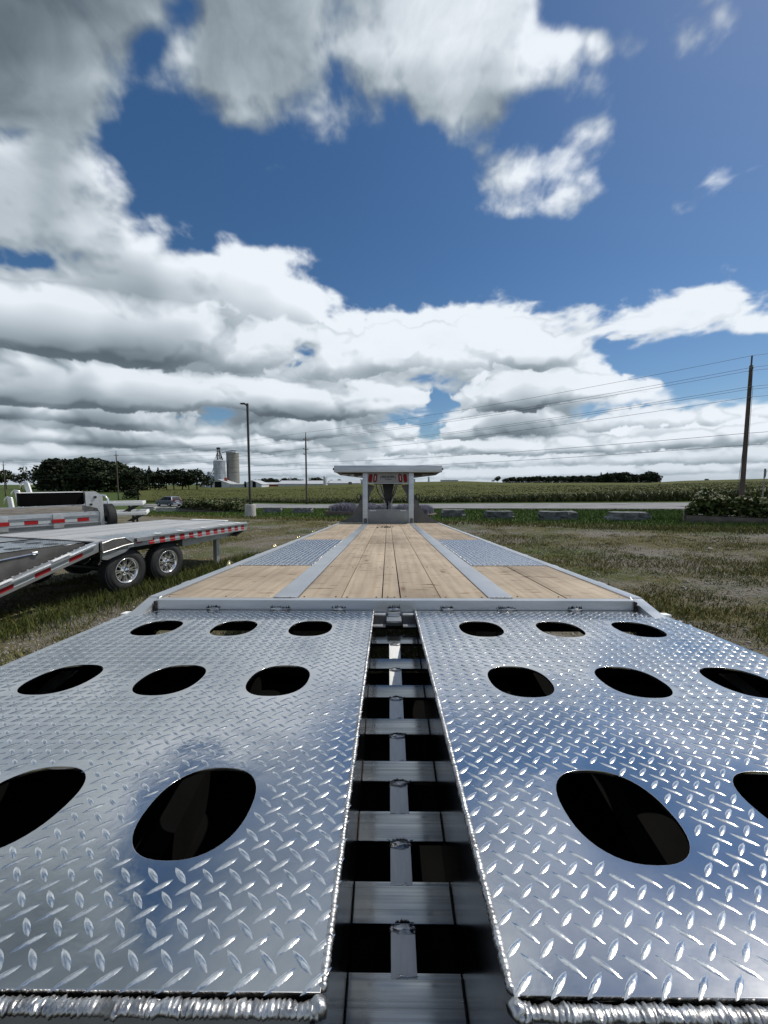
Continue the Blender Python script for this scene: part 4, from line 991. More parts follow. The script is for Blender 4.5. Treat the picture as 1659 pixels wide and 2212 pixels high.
for k in range(24):
    y0 = -.68 - k * .09
    b2(MB().box(-.045, -.031, y0 - .03, y0, dv(y0) - .03, dv(y0) - .001), 'lug_tab', 'alu', parent=dr)
b2(MB().prism([(-.60, .975), (-3.0, .955), (-3.0, dv(-3.0) - .05), (-.62, dv(-.62) - .05)], 0, -.20, -.185), 'ramp_side_plate', 'darkalu')
rp = B2('folded_ramp_plate', 'tread', -1.28, -.184, -3.0, -.61, .962, .976)
mb = MB()
for i in range(26):
    for j in range(58):
        Mk = Matrix.Translation((-1.26 + i * .041 + (j % 2) * .02, -2.97 + j * .0405, .976)) @ Matrix.Rotation(R(41 if j % 2 else -41), 4, 'Z')
        mb.add([Mk @ Vector(p) for p in ((-.019, 0, 0), (0, -.006, 0), (.019, 0, 0), (0, .006, 0), (0, 0, .003))], [(0, 1, 4), (1, 2, 4), (2, 3, 4), (3, 0, 4)])
b2(mb, 'raised_lugs', 'lug', parent=rp, kind='stuff')
for y0 in (-.95, -1.45, -1.95):
    for x0 in (-.42, -.80, -1.12): b2(MB().prism([(x0 + .09 * math.cos(t), y0 + .10 * math.sin(t)) for t in np.linspace(0, 2 * math.pi, 17)[:-1]], 2, .9795, .9803), 'opening_shade_disc', 'steel', parent=rp)  # solid dark discs laid on the plate, painting the shade of holes
B2('far_ramp_plate', 'tread', -2.50, -1.42, -3.0, -.61, .962, .976)
b2(MB().tube([(-.175, -1.9, .86), (-.175, -1.35, .90)], .012, 7), 'gas_strut', 'chrome'); b2(MB().tube([(-.18, -1.95, .855), (-.165, -1.88, .865)], .03, 8), 'strut_mount', 'chrome'); b2(MB().tube([(-.18, -1.36, .90), (-.165, -1.30, .90)], .03, 8), 'strut_mount', 'chrome')
b2(MB().prism([(-3.0, dv(-3.0) - .16), (-.6, dv(-.6) - .16), (-.6, dv(-.6) - .12), (-3.0, dv(-3.0) - .12)], 0, -2.5, -.21), 'dovetail_floor', 'steel')
for yy in (-1.2, -2.2): B2('hinge_post', 'steel', -1.0, -.9, yy, yy + .1, .0, dv(yy) - .17) if False else None

# third trailer: timber sideboard and black roll tube, seen from its side
M3 = Matrix.Translation((-8.05, 11.0, gz(-8.05, 11.0))) @ Matrix.Rotation(R(-38), 4, 'Z')
T3 = thing('dump_trailer', 'grey trailer with weathered timber sideboard and black rolled tarp tube', 'trailer', M3)
zb = -float(gz(-8.05, 11.0)) 
def b3(mb, name, m, smooth=False, bevel=0, parent=None): 
    for i, v in enumerate(mb.v): mb.v[i] = (v[0], v[1], v[2] + zb)
    return mb.build(name, M_[m], parent or T3, None, smooth, bevel)
def B3(name, m, *a, bevel=0, parent=None): return b3(MB().box(*a), name, m, bevel=bevel, parent=parent)
sr = B3('side_rail', 'alu', -.06, .0, -6.0, -.105, .42, .86, bevel=.004)
B3('rail_ledge', 'alu', .001, .03, -6.0, -.11, .74, .765, parent=sr); B3('rail_ledge', 'alu', .001, .03, -6.0, -.11, .54, .56, parent=sr)
for k in range(9):
    y0 = -.62 - k * .54; pr = .035 if k in (1, 3, 5) else 0
    B3('reflector', 'red', .001 + pr, .008 + pr, y0, y0 + .26, .60, .70, parent=sr)
    B3('reflector', 'white', .001, .007, y0 - .275, y0 - .005, .60, .70, parent=sr)
    if pr: B3('stake_pocket', 'alu_dull', .001, pr, y0 + .02, y0 + .24, .46, .84, parent=sr, bevel=.003)
B3('sideboard', 'timber', -.05, -.01, -5.9, -.12, .862, 1.03, bevel=.004); B3('sideboard', 'timber', -.05, -.01, -5.9, -2.3, 1.034, 1.15, bevel=.004)
b3(MB().prism([(-2.1, .86), (-2.2, .98), (-2.32, .98), (-2.45, .86)], 0, -.009, .004), 'side_bracket', 'alu_dull')
ep = b3(MB().prism([(-.10, .36), (-.10, .60), (-.10, .80), (-.16, .95), (-.42, 1.02), (-.42, 1.42), (-.18, 1.42), (-.02, 1.30), (0, .36)], 0, -.05, .03), 'end_plate', 'alu_dull')
for (yy, zz, r_) in ((-.20, 1.26, .035), (-.30, 1.06, .03), (-.24, .92, .012)): b3(MB().tube([(.03, yy, zz), (.07, yy, zz)], r_, 12), 'pivot_bolt', 'steel', parent=ep)
B3('roll_tube_housing', 'void', -.42, -.06, -1.75, -.43, 1.06, 1.40, bevel=.02)
B3('housing_cap', 'alu_white', -.42, -.05, -1.75, -.43, 1.401, 1.415)
B3('load_floor', 'wood_old', -2.2, -.061, -6.0, -.11, .78, .82); B3('far_side_wall', 'alu', -2.26, -2.2, -6.0, -.11, .42, .95)
B3('front_wall', 'alu', -2.2, -.07, -.2, -.11, .42, 1.0)
zg3 = -zb
for yy in (-3.2, -4.1):
    for xx, sg in ((-.25, 1), (-2.0, -1)): wheel(T3, (xx, yy, .39), None, side=sg)
for xx in (-.35, -1.9): B3('support_leg', 'steel', xx - .05, xx + .05, -.5, -.4, zg3, .42)
Msp = Matrix.Translation((-.25, .18, zb + .62)) @ Matrix.Rotation(R(90), 4, 'Z'); wheel(T3, (0, 0, 0), Msp, r=.42, name='spare_wheel')
B3('spare_carrier', 'steel', -.30, -.16, -.01, .17, .55, .68)
# polished uprights and odds and ends standing behind it
def upright(px, py0, py1, w, lean, label, Yd):
    p = unproj(px, py1, Yd); q = unproj(px + lean, py0, Yd); g = gz(p.x, p.y)
    d = (q - p); base = p + d * ((g - p.z) / d.z)
    M = Matrix.Translation(base); t = thing('polished_upright', label, 'upright', M, 'polished aluminium uprights at the left trailer')
    L = q - base
    def sect(k): return base.lerp(q, k) - base
    mb = MB(); a, b = sect(0), sect(.93)
    mb.add([a + Vector((-w, 0, 0)), a + Vector((w, 0, 0)), a + Vector((w, .07, 0)), a + Vector((-w, .07, 0)), b + Vector((-w, 0, 0)), b + Vector((w, 0, 0)), b + Vector((w, .07, 0)), b + Vector((-w, .07, 0))], [(0, 1, 2, 3), (4, 5, 6, 7), (0, 1, 5, 4), (1, 2, 6, 5), (2, 3, 7, 6), (3, 0, 4, 7)])
    mb.build('flat_panel', M_['alu_white'], t, bevel=.01)
    c = sect(.93); mb = MB().tube([c + Vector((-w * 2.6, 0, -.25)), c + Vector((-w * 2.3, .03, -.05)), c + Vector((-w, .03, .03)), c + Vector((w, .03, -.01))], .022, 8); mb.build('bent_rail', M_['polish'], t, smooth=True)
upright(60, 1032, 1060, .085, -9, 'tallest polished upright behind the timber sideboard', 14.4)
upright(39, 1051, 1079, .08, -7, 'middle polished upright, lower than the one beside the black tube', 14.0)
upright(22, 1067, 1092, .075, -5, 'lowest polished upright at the left picture edge', 13.6)
def at_px(px, Yd): 
    p = unproj(px, 1040, Yd); return p.x, p.y, gz(p.x, p.y)
x, y, z = at_px(184, 12.4)
t = thing('black_post', 'short black capped post behind the rolled tarp tube', 'post', Matrix.Translation((x, y, z)))
MB().tube([(0, 0, 0), (0, 0, 1.72 - z - .45)], .05, 12).build('shaft', M_['steel'], t); MB().tube([(0, 0, 1.0 - z), (0, 0, 1.30 - z)], .085, 12).build('cap', M_['steel'], t)
x, y, z = at_px(208, 12.6)
t = thing('rounded_frame', 'small polished rounded frame behind the end plate of the tarp trailer', 'frame', Matrix.Translation((x, y, z)))
h = 1.27 - z
MB().tube([(-.30, 0, 0), (-.28, 0, h - .15), (-.20, 0, h - .03), (0, 0, h), (.25, 0, h - .03), (.34, 0, h - .14), (.38, 0, 0)], .03, 8).build('frame_tube', M_['polish'], t, smooth=True)
MB().box(-.30, .36, -.01, .01, h - .30, h - .27).build('crossbar', M_['polish'], t)

# stacked pair of flat frames further back
def frame_stack():
    x, y, z = at_px(306, 16.5)
    for k, (zt, lb_) in enumerate(((.58, 'upper aluminium flat frame of the stacked pair behind the left trailers'), (.17, 'lower aluminium flat frame of the stacked pair behind the left trailers'))):
        M = Matrix.Translation((x + (.0 if k == 0 else .15), y, zt)) @ Matrix.Rotation(R(-62), 4, 'Z')
        t = thing('flat_frame', lb_, 'trailer frame', M, 'stacked aluminium frames')
        MB().box(-.05, .05, -3.4, 0, .10, .24).build('side_rail', M_['alu_white'], t, bevel=.004); MB().box(-1.7, -1.6, -3.4, 0, .10, .24).build('side_rail', M_['alu_white'], t, bevel=.004)
        MB().box(-1.6, -.05, -.08, 0, .12, .22).build('end_rail', M_['alu_white'], t); 
        for yy in (-3.2, -2.2, -1.2): MB().box(-1.598, -.052, yy, yy + .06, .12, .2).build('cross_member', M_['alu_dull'], t)
        MB().prism([(-.5, -.15), (-.1, .10), (-.35, .10), (-.75, -.15)], 0, -.03, .03).build('diagonal_brace', M_['steel'], t)
        for yy in (-3.1, -.5):
            for xx in (0, -1.65): MB().box(xx - .04, xx + .04, yy - .04, yy + .04, -.17 if k == 0 else gz(x, y) - zt, .099).build('support_leg', M_['steel'], t)
frame_stack()

# ------------------------------------------------------------------ stones along the yard edge
def boulder(px0, px1, ytop, ybot, label, Yd=None, m='stone'):
    # find the distance at which the ground meets the stone's foot
    xm = (px0 + px1) / 2; best = None
    for Yt in np.arange(12, 60, .1):
        p = unproj(xm, ybot, Yt)
        if p.z <= gz(p.x, p.y): best = Yt; break
    p = unproj(xm, ybot, best); w = (px1 - px0) / 830 * best; h = (ybot - ytop) / 830 * best * 1.0; d = .62
    g = gz(p.x, p.y); bm = bmesh.new(); bmesh.ops.create_cube(bm, size=1); bmesh.ops.subdivide_edges(bm, edges=bm.edges, cuts=9, use_grid_fill=True)
    sd_ = random.uniform(0, 90)
    for v in bm.verts:
        q = v.co.copy(); q2 = Vector((q.x * w, q.y * d, q.z * h))
        nn = noise.fractal(q2 * 1.9 + Vector((sd_, 0, 0)), 1, 2, 5); n2 = noise.noise(q2 * 5 + Vector((0, sd_, 0))); n3 = noise.cell(q2 * 4.2 + Vector((sd_, sd_, 0)))
        rr_ = 1 + .13 * nn + .09 * n2 + .12 * n3 * (1 if abs(q.z) < .45 else .3)
        tp = .94 if q.z > .3 else 1
        v.co = Vector((q2.x * rr_ * tp, q2.y * (rr_ + .12 * n2), q2.z * (1 + .05 * nn) + h / 2 + .01 * n3))
    bmesh.ops.recalc_face_normals(bm, faces=bm.faces); me = bpy.data.meshes.new('boulder'); bm.to_mesh(me); bm.free(); me.materials.append(M_[m])
    o = bpy.data.objects.new('boulder', me); COL.objects.link(o); o.location = (p.x, p.y + d / 2, g - .05); o.rotation_euler = (0, 0, R(random.uniform(-8, 8)))
    tag(o, label, 'boulder', 'blocky stones set along the yard edge'); return best
boulder(378, 406, 1094, 1106, 'small stone block left of the hydrangea bed, nearest the parked car')
boulder(512, 536, 1094, 1107, 'dark stone half hidden behind the lamp post base')
boulder(566, 607, 1095.5, 1108.5, 'flat stone just right of the lamp post base')
boulder(631, 674, 1096, 1109.5, 'flat stone between the lamp post and the lavender bed')
boulder(957, 1005, 1100, 1118, 'blocky stone nearest the right side of the gooseneck')
boulder(1053, 1110, 1103, 1122, 'second stone to the right of the gooseneck')
boulder(1170, 1247, 1103.5, 1125, 'wide stone with flat top in the middle of the right lawn')
boulder(1326, 1401, 1105, 1126, 'rough wide stone nearest the right planter')
for (a, b, c, d, lb_) in ((306, 332, 1093, 1104, 'pale squared stone left of the parked car'), (334, 386, 1095, 1106, 'long pale ledge stone in front of the parked car')):
    boulder(a, b, c, d, lb_, m='stone_pale')
for (a, b, c, d, lb_) in ((915, 931, 1104, 1113, 'lower pale ledge stone right of the gooseneck gusset'), (905, 922, 1100, 1110, 'upper pale ledge stone right of the gooseneck gusset')): boulder(a, b, c, d, lb_, m='stone_pale')

# ------------------------------------------------------------------ planted beds
def foot_dist(px, py):
    for Yt in np.arange(10, 70, .05):
        p = unproj(px, py, Yt)
        if p.z <= gz(p.x, p.y): return p
def bed(name_lbl, x0, x1, yb0, yb1, hb, depth, plant_h, kind, pl_label, px_h, step_left=False):
    a = foot_dist(x0, yb0); b = foot_dist(x1, yb1); u = (b - a); L = u.length; ang = math.atan2(u.y, u.x)
    M = Matrix.Translation(a) @ Matrix.Rotation(ang, 4, 'Z')
    dzg = (b.z - a.z) / L
    t = thing('raised_bed', name_lbl, 'planter', M, 'timber edged beds')
    nrow = 3 if hb > .4 else 2; hh = hb / nrow
    for r_ in range(nrow):
        xs_ = [0] + sorted(random.uniform(.2, .8) * L for _ in range(max(1, int(L / 2.6)))) + [L]
        for p, q in zip(xs_, xs_[1:]):
            off_ = random.uniform(-.012, .012)
            MB().box(p + .006, q - .006, off_, .14 + off_, r_ * hh + .004 - .03, (r_ + 1) * hh - .004 - .03).build('timber', M_['sleeper'], t, bevel=.008)
        for xx in (0, L): MB().box(xx - .07, xx + .07, .145, depth, r_ * hh + .004 - .03, (r_ + 1) * hh - .004 - .03).build('timber', M_['sleeper'], t, bevel=.008)
    MB().box(.07, L - .07, .15, depth, 0, hb - .1).build('soil', M_['bark'], t)
    return M, L
def leafy(name, M, L, depth, z0, H, label, cat, kind, n):
    P = rng.uniform(0, 1, (n, 3)); X = P[:, 0] * L; Y = .05 + P[:, 1] * (depth - .1)
    prof = np.minimum(1, np.minimum(X, L - X) / (H * .55) + .25) * (.78 + .22 * np.sin(X * 1.9 + 1) * .6 + .10 * rng.normal(0, 1, n).clip(-1, 1))
    prof *= .8 + .35 * np.array([noise.noise(Vector((x * .9, y, 4))) for x, y in zip(X, Y)])
    return X, Y, prof
def hydrangea(lbl, M, L, depth, z0, H, n, grp):
    t = thing('hydrangea_shrub', lbl, 'shrub', M, grp)
    X, Y, pf_ = leafy('h', M, L, depth, z0, H, lbl, 'shrub', 0, n); k = rng.uniform(0, 1, n) ** .45
    Z = z0 + H * pf_ * k; ovh = (1 - k) * .0; Y = Y - .10 * np.sin(k * 3)
    sz = rng.uniform(.05, .10, n); th = rng.uniform(0, 2 * np.pi, n); tl = rng.uniform(-.9, .9, n); rl = rng.uniform(-.9, .9, n)
    u = np.stack([np.cos(th) * np.cos(tl), np.sin(th) * np.cos(tl), np.sin(tl)], 1); w = np.stack([-np.sin(th) * np.cos(rl), np.cos(th) * np.cos(rl), np.sin(rl)], 1)
    C = np.stack([X, Y, Z], 1); s_ = sz[:, None]
    V = np.stack([C - u * s_ * 1.3, C - w * s_ * .8, C + u * s_ * 1.3, C + w * s_ * .8], 1).reshape(-1, 3); F = np.arange(4 * n).reshape(-1, 4)
    np_mesh('leaves', V, F, M_['leafb'], t, 'stuff', np.repeat(rng.uniform(.45, 1.5, (n, 1)) * np.ones((n, 3)), 4, 0))
    # flower heads: lumpy domes of small florets
    m = int(n * .045); i_ = rng.choice(n, m, replace=False); C = C[i_]; C[:, 2] += .03; C[:, 1] -= .03
    VV, CC = [], []
    for c in C:
        r_ = rng.uniform(.05, .095); q = rng.normal(0, 1, (16, 3)); q /= np.linalg.norm(q, axis=1)[:, None]; q[:, 2] = np.abs(q[:, 2]) * .8
        p = c + q * r_; s_ = r_ * .42; d1 = rng.normal(0, 1, (16, 3)); d1 /= np.linalg.norm(d1, axis=1)[:, None]; d2 = np.cross(d1, q)
        VV.append(np.stack([p - d1 * s_, p - d2 * s_, p + d1 * s_, p + d2 * s_], 1).reshape(-1, 3))
        tone = rng.uniform(.55, 1.25) * (2.0 if rng.uniform() > .965 else 1); CC.append(np.ones((64, 3)) * tone)
    V = np.concatenate(VV); np_mesh('flower_heads', V, np.arange(len(V)).reshape(-1, 4), M_['bloom'], t, 'stuff', np.concatenate(CC))
    mb = MB()
    for k_ in range(int(L * 3)): 
        x = random.uniform(.2, L - .2); y = random.uniform(.2, depth - .2); mb.tube([(x, y, z0 - .05), (x + random.uniform(-.1, .1), y, z0 + H * .6)], .012, 4)
    mb.build('stems', M_['bark'], t, kind='stuff')
Mb, Lb = bed('long timber bed planted with hydrangeas at the right edge', 1482, 1760, 1131, 1137, .37, 2.0, 0, 0, '', 0)
hydrangea('dark leafy hydrangea mass with faded blooms in the right bed', Mb, Lb, 1.9, .30, 1.12, 9000, 'hydrangea shrubs in the beds')
Mb, Lb = bed('dark timber bed with pale hydrangeas left of the lamp post', 388, 514, 1107, 1107.5, .38, 2.2, 0, 0, '', 0)
hydrangea('yellow-green hydrangea mass with cream blooms left of the lamp post', Mb, Lb + .5, 2.1, .28, 1.45, 11000, 'hydrangea shrubs in the beds')
Mb, Lb = bed('low timber bed of lavender behind the trailer gooseneck', 702, 925, 1115, 1116, .40, 1.6, 0, 0, '', 0)
for k, (a, b) in enumerate(((.02, .30), (.32, .50), (.50, .62), (.66, .82), (.84, .99))):
    x0, x1 = a * Lb, b * Lb; c = ((x0 + x1) / 2, .8, .35)
    lab = ['leftmost lavender clump, outside the left neck post', 'lavender clump just inside the left neck post', 'lavender clump beneath the coupler chains', 'lavender clump just inside the right neck post', 'small lavender clump right of the right gusset'][k]
    t = thing('lavender_clump', lab, 'lavender', Mb @ Matrix.Translation((c[0], c[1], c[2])), 'lavender clumps in the low bed')
    n = 2600; X = rng.uniform(-1, 1, n) * (x1 - x0) / 2; Y = rng.uniform(-.6, .6, n); hh = rng.uniform(.35, .66, n) * (1 - .35 * np.abs(X / (x1 - x0) * 2) ** 2)
    v, f, cc = blades(np.stack([X, Y, np.zeros(n)], 1), hh, np.full(n, .014), rng.uniform(.1, .55, n), rng.uniform(.5, 1.3, (n, 1)) * np.ones((n, 3)))
    np_mesh('stems', v, f, M_['lav'], t, 'stuff', cc)

# ------------------------------------------------------------------ lamp post, utility poles, wires, sign
def foot(px, py): return foot_dist(px, py)
p = foot(541, 1117); Yl = p.y
t = thing('lamp_post', 'tall dark bronze lamp post on a round pale concrete footing', 'lamp post', Matrix.Translation(p))
pxm = Yl / 830
MB().lathe([(.001, -.1), (11.7 * pxm, -.1), (11.5 * pxm, .2), (11.2 * pxm, 26.5 * pxm), (10.8 * pxm, 27.4 * pxm), (.001, 27.6 * pxm)], (0, 0, 0), 'z', 32).build('footing', M_['concrete'], t, smooth=False)
zb_, zt_ = 27.6 * pxm, 242 * pxm
MB().box(-.16, .16, -.16, .16, zb_, zb_ + .05).build('base_plate', M_['lamp'], t, bevel=.01)
for sx in (-1, 1):
    for sy in (-1, 1): MB().tube([(sx * .12, sy * .12, zb_ + .05), (sx * .12, sy * .12, zb_ + .11)], .018, 6).build('anchor_bolt', M_['steel'], t)
MB().box(-.066, .066, -.066, .066, zb_ + .051, zt_).build('shaft', M_['lamp'], t, bevel=.008)
MB().tube([(-.07, 0, zt_ - .16), (-.13, 0, zt_ - .08), (-.24, 0, zt_ - .035)], .045, 8).build('arm', M_['lamp'], t, smooth=True)
MB().prism([(-.52, zt_ - .03), (-.40, zt_ + .03), (-.16, zt_ + .03), (-.10, zt_ - .05), (-.48, zt_ - .06)], 1, -.13, .13).build('lamp_head', M_['lamp'], t, bevel=.01)

POLES = []
def pole(px, ytop, Yd, label, cross, r0=.15, r1=.11, h_=None):
    pt = unproj(px, ytop, Yd); g = gz(pt.x, pt.y); H = pt.z - g
    t = thing('utility_pole', label, 'utility pole', Matrix.Translation((pt.x, pt.y, g)), 'utility poles along the road')
    n = 8; MB().tube([(0, 0, -.3 + (H - .5) * k / n) for k in range(n + 1)], r0, 12, radii=[r0 + (r1 - r0) * k / n for k in range(n + 1)]).build('shaft', M_['pole'], t, smooth=True)
    MB().tube([(0, 0, H - .8), (.0, 0, H)], .06, 8).build('top_insulator', M_['insul'], t)
    at_ = {0: Vector((pt.x, pt.y, g + H))}
    for k, (dz_, both) in enumerate(cross):
        for sg in ((-1, 1) if both == 2 else (-1,)):
            d = Vector(DT + (0,)) * sg * .55; d = Vector((DT[0] * sg * .62, DT[1] * sg * .62, 0)) if sg < 0 else Vector((DT[0] * .62, DT[1] * .62, 0))
            MB().tube([(0, 0, H - dz_ - .12), tuple(d * .9 + Vector((0, 0, H - dz_ + .02)))], .055, 8, radii=[.035, .07]).build('insulator_arm', M_['insul'], t)
            at_[(k, sg)] = Vector((pt.x, pt.y, g)) + d + Vector((0, 0, H - dz_ + .06))
    POLES.append(at_); return t, H
CR = [(1.15, 2), (2.7, 2), (3.55, 1)]
tR, HR = pole(1625, 768, 33, 'nearest utility pole, dark and thick, behind the right hydrangea bed', CR, .19, .13)
for pts in ([(-.12, -.05, HR - 2.0), (-.42, -.3, HR * .62), (-.55, -.4, HR * .42)], [(-.55, -.4, HR * .42), (-.9, -.7, HR * .28), (-1.7, -1.3, .1)], [(-.55, -.4, HR * .42), (-.75, -.5, HR * .22), (-1.0, -.8, .1)]):
    MB().tube(pts, .010, 5).build('guy_wire', M_['wire'], tR)
MB().tube([(.26, 0, HR * .4), (.26, 0, HR * .8)], .012, 5).build('ground_wire', M_['wire'], tR)
pole(660, 934, 64, 'grey utility pole behind the lavender bed, left of the gooseneck', CR, .17, .12)
pole(250, 974, 101, 'slim utility pole in front of the dark woodlot', CR[:1] + CR[2:], .17, .12)
pole(6, 996, 118, 'distant utility pole at the left picture edge', CR[:1], .17, .12)
# the run goes on to the right of the frame
def wires():
    A, B, C_ = POLES[0], POLES[1], POLES[2]
    d = (A[0] - B[0]); d.z = 0
    names = {0: 'topmost power line strung between the poles', (0, -1): 'near conductor of the upper pair of power lines', (0, 1): 'far conductor of the upper pair of power lines', (1, -1): 'near conductor of the middle pair of power lines', (1, 1): 'far conductor of the middle pair of power lines', (2, -1): 'single power line below the middle pair'}
    for key, lab in names.items():
        pts = []
        seq = [A[key] + d * .9 + Vector((0, 0, 1.0)), A[key], B[key], C_.get(key if key in C_ else ((1, -1) if key == (2, -1) else (0, -1))), POLES[3][0] + Vector((0, 0, -.5 if key else 0))]
        for p, q in zip(seq, seq[1:]):
            if p is None or q is None: continue
            Ls = (q - p).length; sag = .010 * Ls
            for i in range(17):
                t_ = i / 16; pts.append(p.lerp(q, t_) - Vector((0, 0, 4 * sag * t_ * (1 - t_))))
        tag(MB().tube(pts, .014, 4, cap=False).build('power_line', M_['wire']), lab, 'power line', 'power lines along the road')
    for zoff, lab in ((-4.9, 'upper of the two lowest communication cables on the poles'), (-5.9, 'lowest communication cable on the poles')):
        seq = [A[0] + d * .9 + Vector((0, 0, zoff + 1)), A[0] + Vector((0, 0, zoff - 1.5)), B[0] + Vector((0, 0, zoff)), C_[0] + Vector((0, 0, zoff)), POLES[3][0] + Vector((0, 0, zoff))]
        pts = []
        for p, q in zip(seq, seq[1:]):
            for i in range(17):
                t_ = i / 16; pts.append(p.lerp(q, t_) - Vector((0, 0, .03 * (q - p).length * t_ * (1 - t_))))
        tag(MB().tube(pts, .017, 4, cap=False).build('power_line', M_['wire']), lab, 'cable', 'power lines along the road')
wires()
# road sign seen almost edge on
ps = unproj(1649, 1060, 26); g = gz(ps.x, ps.y)
t = thing('road_sign', 'octagonal road sign seen almost edge-on at the right edge', 'sign', Matrix.Translation((ps.x, ps.y, g)) @ Matrix.Rotation(R(53), 4, 'Z'))
zc = unproj(1649, 1022, 26).z - g
MB().tube([(0, 0, 0), (0, 0, zc + .3)], .035, 8).build('post', M_['timber'], t)
MB().prism([(.33 * math.cos(a), zc + .33 * math.sin(a)) for a in np.linspace(R(22.5), R(382.5), 9)[:-1]], 1, -.05, -.045).build('sign_plate', M_['sign'], t)

# ------------------------------------------------------------------ parked car
pc = unproj(365, 1091, 64); gc = gz(pc.x, pc.y)
Mc = Matrix.Translation((pc.x, pc.y, gc + .05)) @ Matrix.Rotation(R(152), 4, 'Z')      # local +x = nose
CAR = thing('parked_car', 'blue-grey SUV parked on the road seen from behind its left side', 'car', Mc)
def bc(mb, n, m, **k): return mb.build(n, M_[m], k.pop('parent', CAR), None, k.get('smooth', False), k.get('bevel', 0))
body = [(2.3, .35), (2.32, .62), (2.2, .86), (1.25, 1.02), (-2.05, 1.06), (-2.22, .98), (-2.28, .55), (-2.2, .32), (-1.82, .30), (-1.72, .56), (-1.4, .70), (-1.08, .56), (-.98, .28), (1.0, .28), (1.1, .56), (1.42, .70), (1.74, .56), (1.84, .30)]
bd = bc(MB().prism([(a, b) for a, b in body], 1, -.92, .92), 'body', 'carpaint', bevel=.04)
cab = MB(); lo = [(1.15, 1.03), (-2.0, 1.06), ]; 
V = [Vector(v) for v in ((1.2, -.88, 1.02), (-2.1, -.88, 1.05), (-2.1, .88, 1.05), (1.2, .88, 1.02), (.30, -.70, 1.62), (-1.72, -.70, 1.64), (-1.72, .70, 1.64), (.30, .70, 1.62))]
cab.add(V, [(0, 1, 2, 3), (4, 5, 6, 7), (0, 1, 5, 4), (1, 2, 6, 5), (2, 3, 7, 6), (3, 0, 4, 7)]); bc(cab, 'cabin', 'carpaint', bevel=.05)
for sy in (-1, 1):
    for q in (((.98, .06), (.10, .06), (.22, .9), (.30, .9)), ((.02, .06), (-.92, .06), (-.90, .9), (.02, .9)), ((-1.0, .06), (-1.85, .12), (-1.55, .9), (-.98, .9))):
        pts = []
        for (xx, k) in q:
            zz = 1.04 + k * .58; yy = sy * (.88 - .18 * k + .004); pts.append(Vector((xx, yy, zz)))
        bc(MB().add(pts + [p + Vector((0, sy * .012, 0)) for p in pts], [(0, 1, 2, 3), (4, 5, 6, 7), (0, 1, 5, 4), (1, 2, 6, 5), (2, 3, 7, 6), (3, 0, 4, 7)]), 'side_window', 'glassd')
    bc(MB().box(1.0, 1.18, sy * .90 - .09, sy * .90 + .09, 1.05, 1.18), 'mirror', 'carpaint', bevel=.02)
    bc(MB().box(-2.32, -2.12, sy * .62 - .22, sy * .62 + .22, .93, 1.05), 'tail_light', 'lens', bevel=.01)
    for xx in (1.42, -1.40):
        Mw = Matrix.Translation((xx, sy * .82, .35)) @ Matrix.Rotation(R(90 * sy), 4, 'Z')
        w_ = bc(MB().lathe([(.2, .10), (.30, .115), (.345, .09), (.35, 0), (.345, -.09), (.2, -.1)], (0, 0, 0), 'x', 24, Mw), 'wheel', 'rubber', smooth=True)
        bc(MB().lathe([(.001, .10), (.05, .11), (.19, .085), (.205, .10)], (0, 0, 0), 'x', 20, Mw), 'rim', 'alu_dull', parent=w_)
        for k in range(5):
            a = 2 * math.pi * k / 5; bc(MB().box(.088, .104, -.03, .03, .05, .19, Mw @ Matrix.Rotation(a, 4, 'X')), 'rim_spoke', 'steel', parent=w_)
rw = [Vector(v) for v in ((-2.12, -.72, 1.10), (-2.12, .72, 1.10), (-1.80, .60, 1.58), (-1.80, -.60, 1.58))]
bc(MB().add(rw + [p + Vector((-.02, 0, .01)) for p in rw], [(0, 1, 2, 3), (4, 5, 6, 7), (0, 1, 5, 4), (1, 2, 6, 5), (2, 3, 7, 6), (3, 0, 4, 7)]), 'rear_window', 'glassd')
bc(MB().box(-2.32, -2.26, -.26, .26, .62, .76), 'number_plate', 'white'); bc(MB().box(-2.36, -2.25, -.80, .80, .40, .52), 'bumper', 'alu', bevel=.02); bc(MB().box(-2.31, -2.24, -.5, .5, .84, .90), 'trim_bar', 'chrome', bevel=.01)
for sy in (-.6, .6): bc(MB().tube([(-1.5, sy, 1.68), (.1, sy, 1.66)], .02, 6), 'roof_rail', 'alu')

# ------------------------------------------------------------------ farm buildings
def far(px, Yd): p = unproj(px, 1040, Yd); return p.x, p.y, gz(p.x, p.y)
def Zat(py, Yd): return unproj(829.5, py, Yd).z
Yf = 300.; k_ = Yf / 830
x, y, z = far(504, Yf)
t = thing('concrete_silo', 'tall ribbed grey concrete silo standing right of the steel bins', 'silo', Matrix.Translation((x, y, z)))
zt_ = Zat(978, Yf) - z; r_ = 12.9 * k_
MB().lathe([(r_, 0), (r_, zt_)], (0, 0, 0), 'z', 40).build('wall', M_['silo'], t, smooth=True)
for j in range(26):
    zz = zt_ * (.02 + .96 * j / 25); pts = [(r_ * 1.004 * math.cos(a), r_ * 1.004 * math.sin(a), zz) for a in np.linspace(math.pi, 2 * math.pi, 25)]
    MB().tube(pts, .07, 4).build('hoop', M_['silo'], t)
MB().lathe([(r_ * 1.02, zt_), (r_ * .96, zt_ + .6), (.5, zt_ + 1.6), (.01, zt_ + 1.7)], (0, 0, 0), 'z', 32).build('cap', M_['galv'], t)
MB().box(r_ * .10, r_ * .35, -r_ * 1.0 - .7, -r_ * .9, 0, zt_ * .22).build('chute', M_['silo'], t)
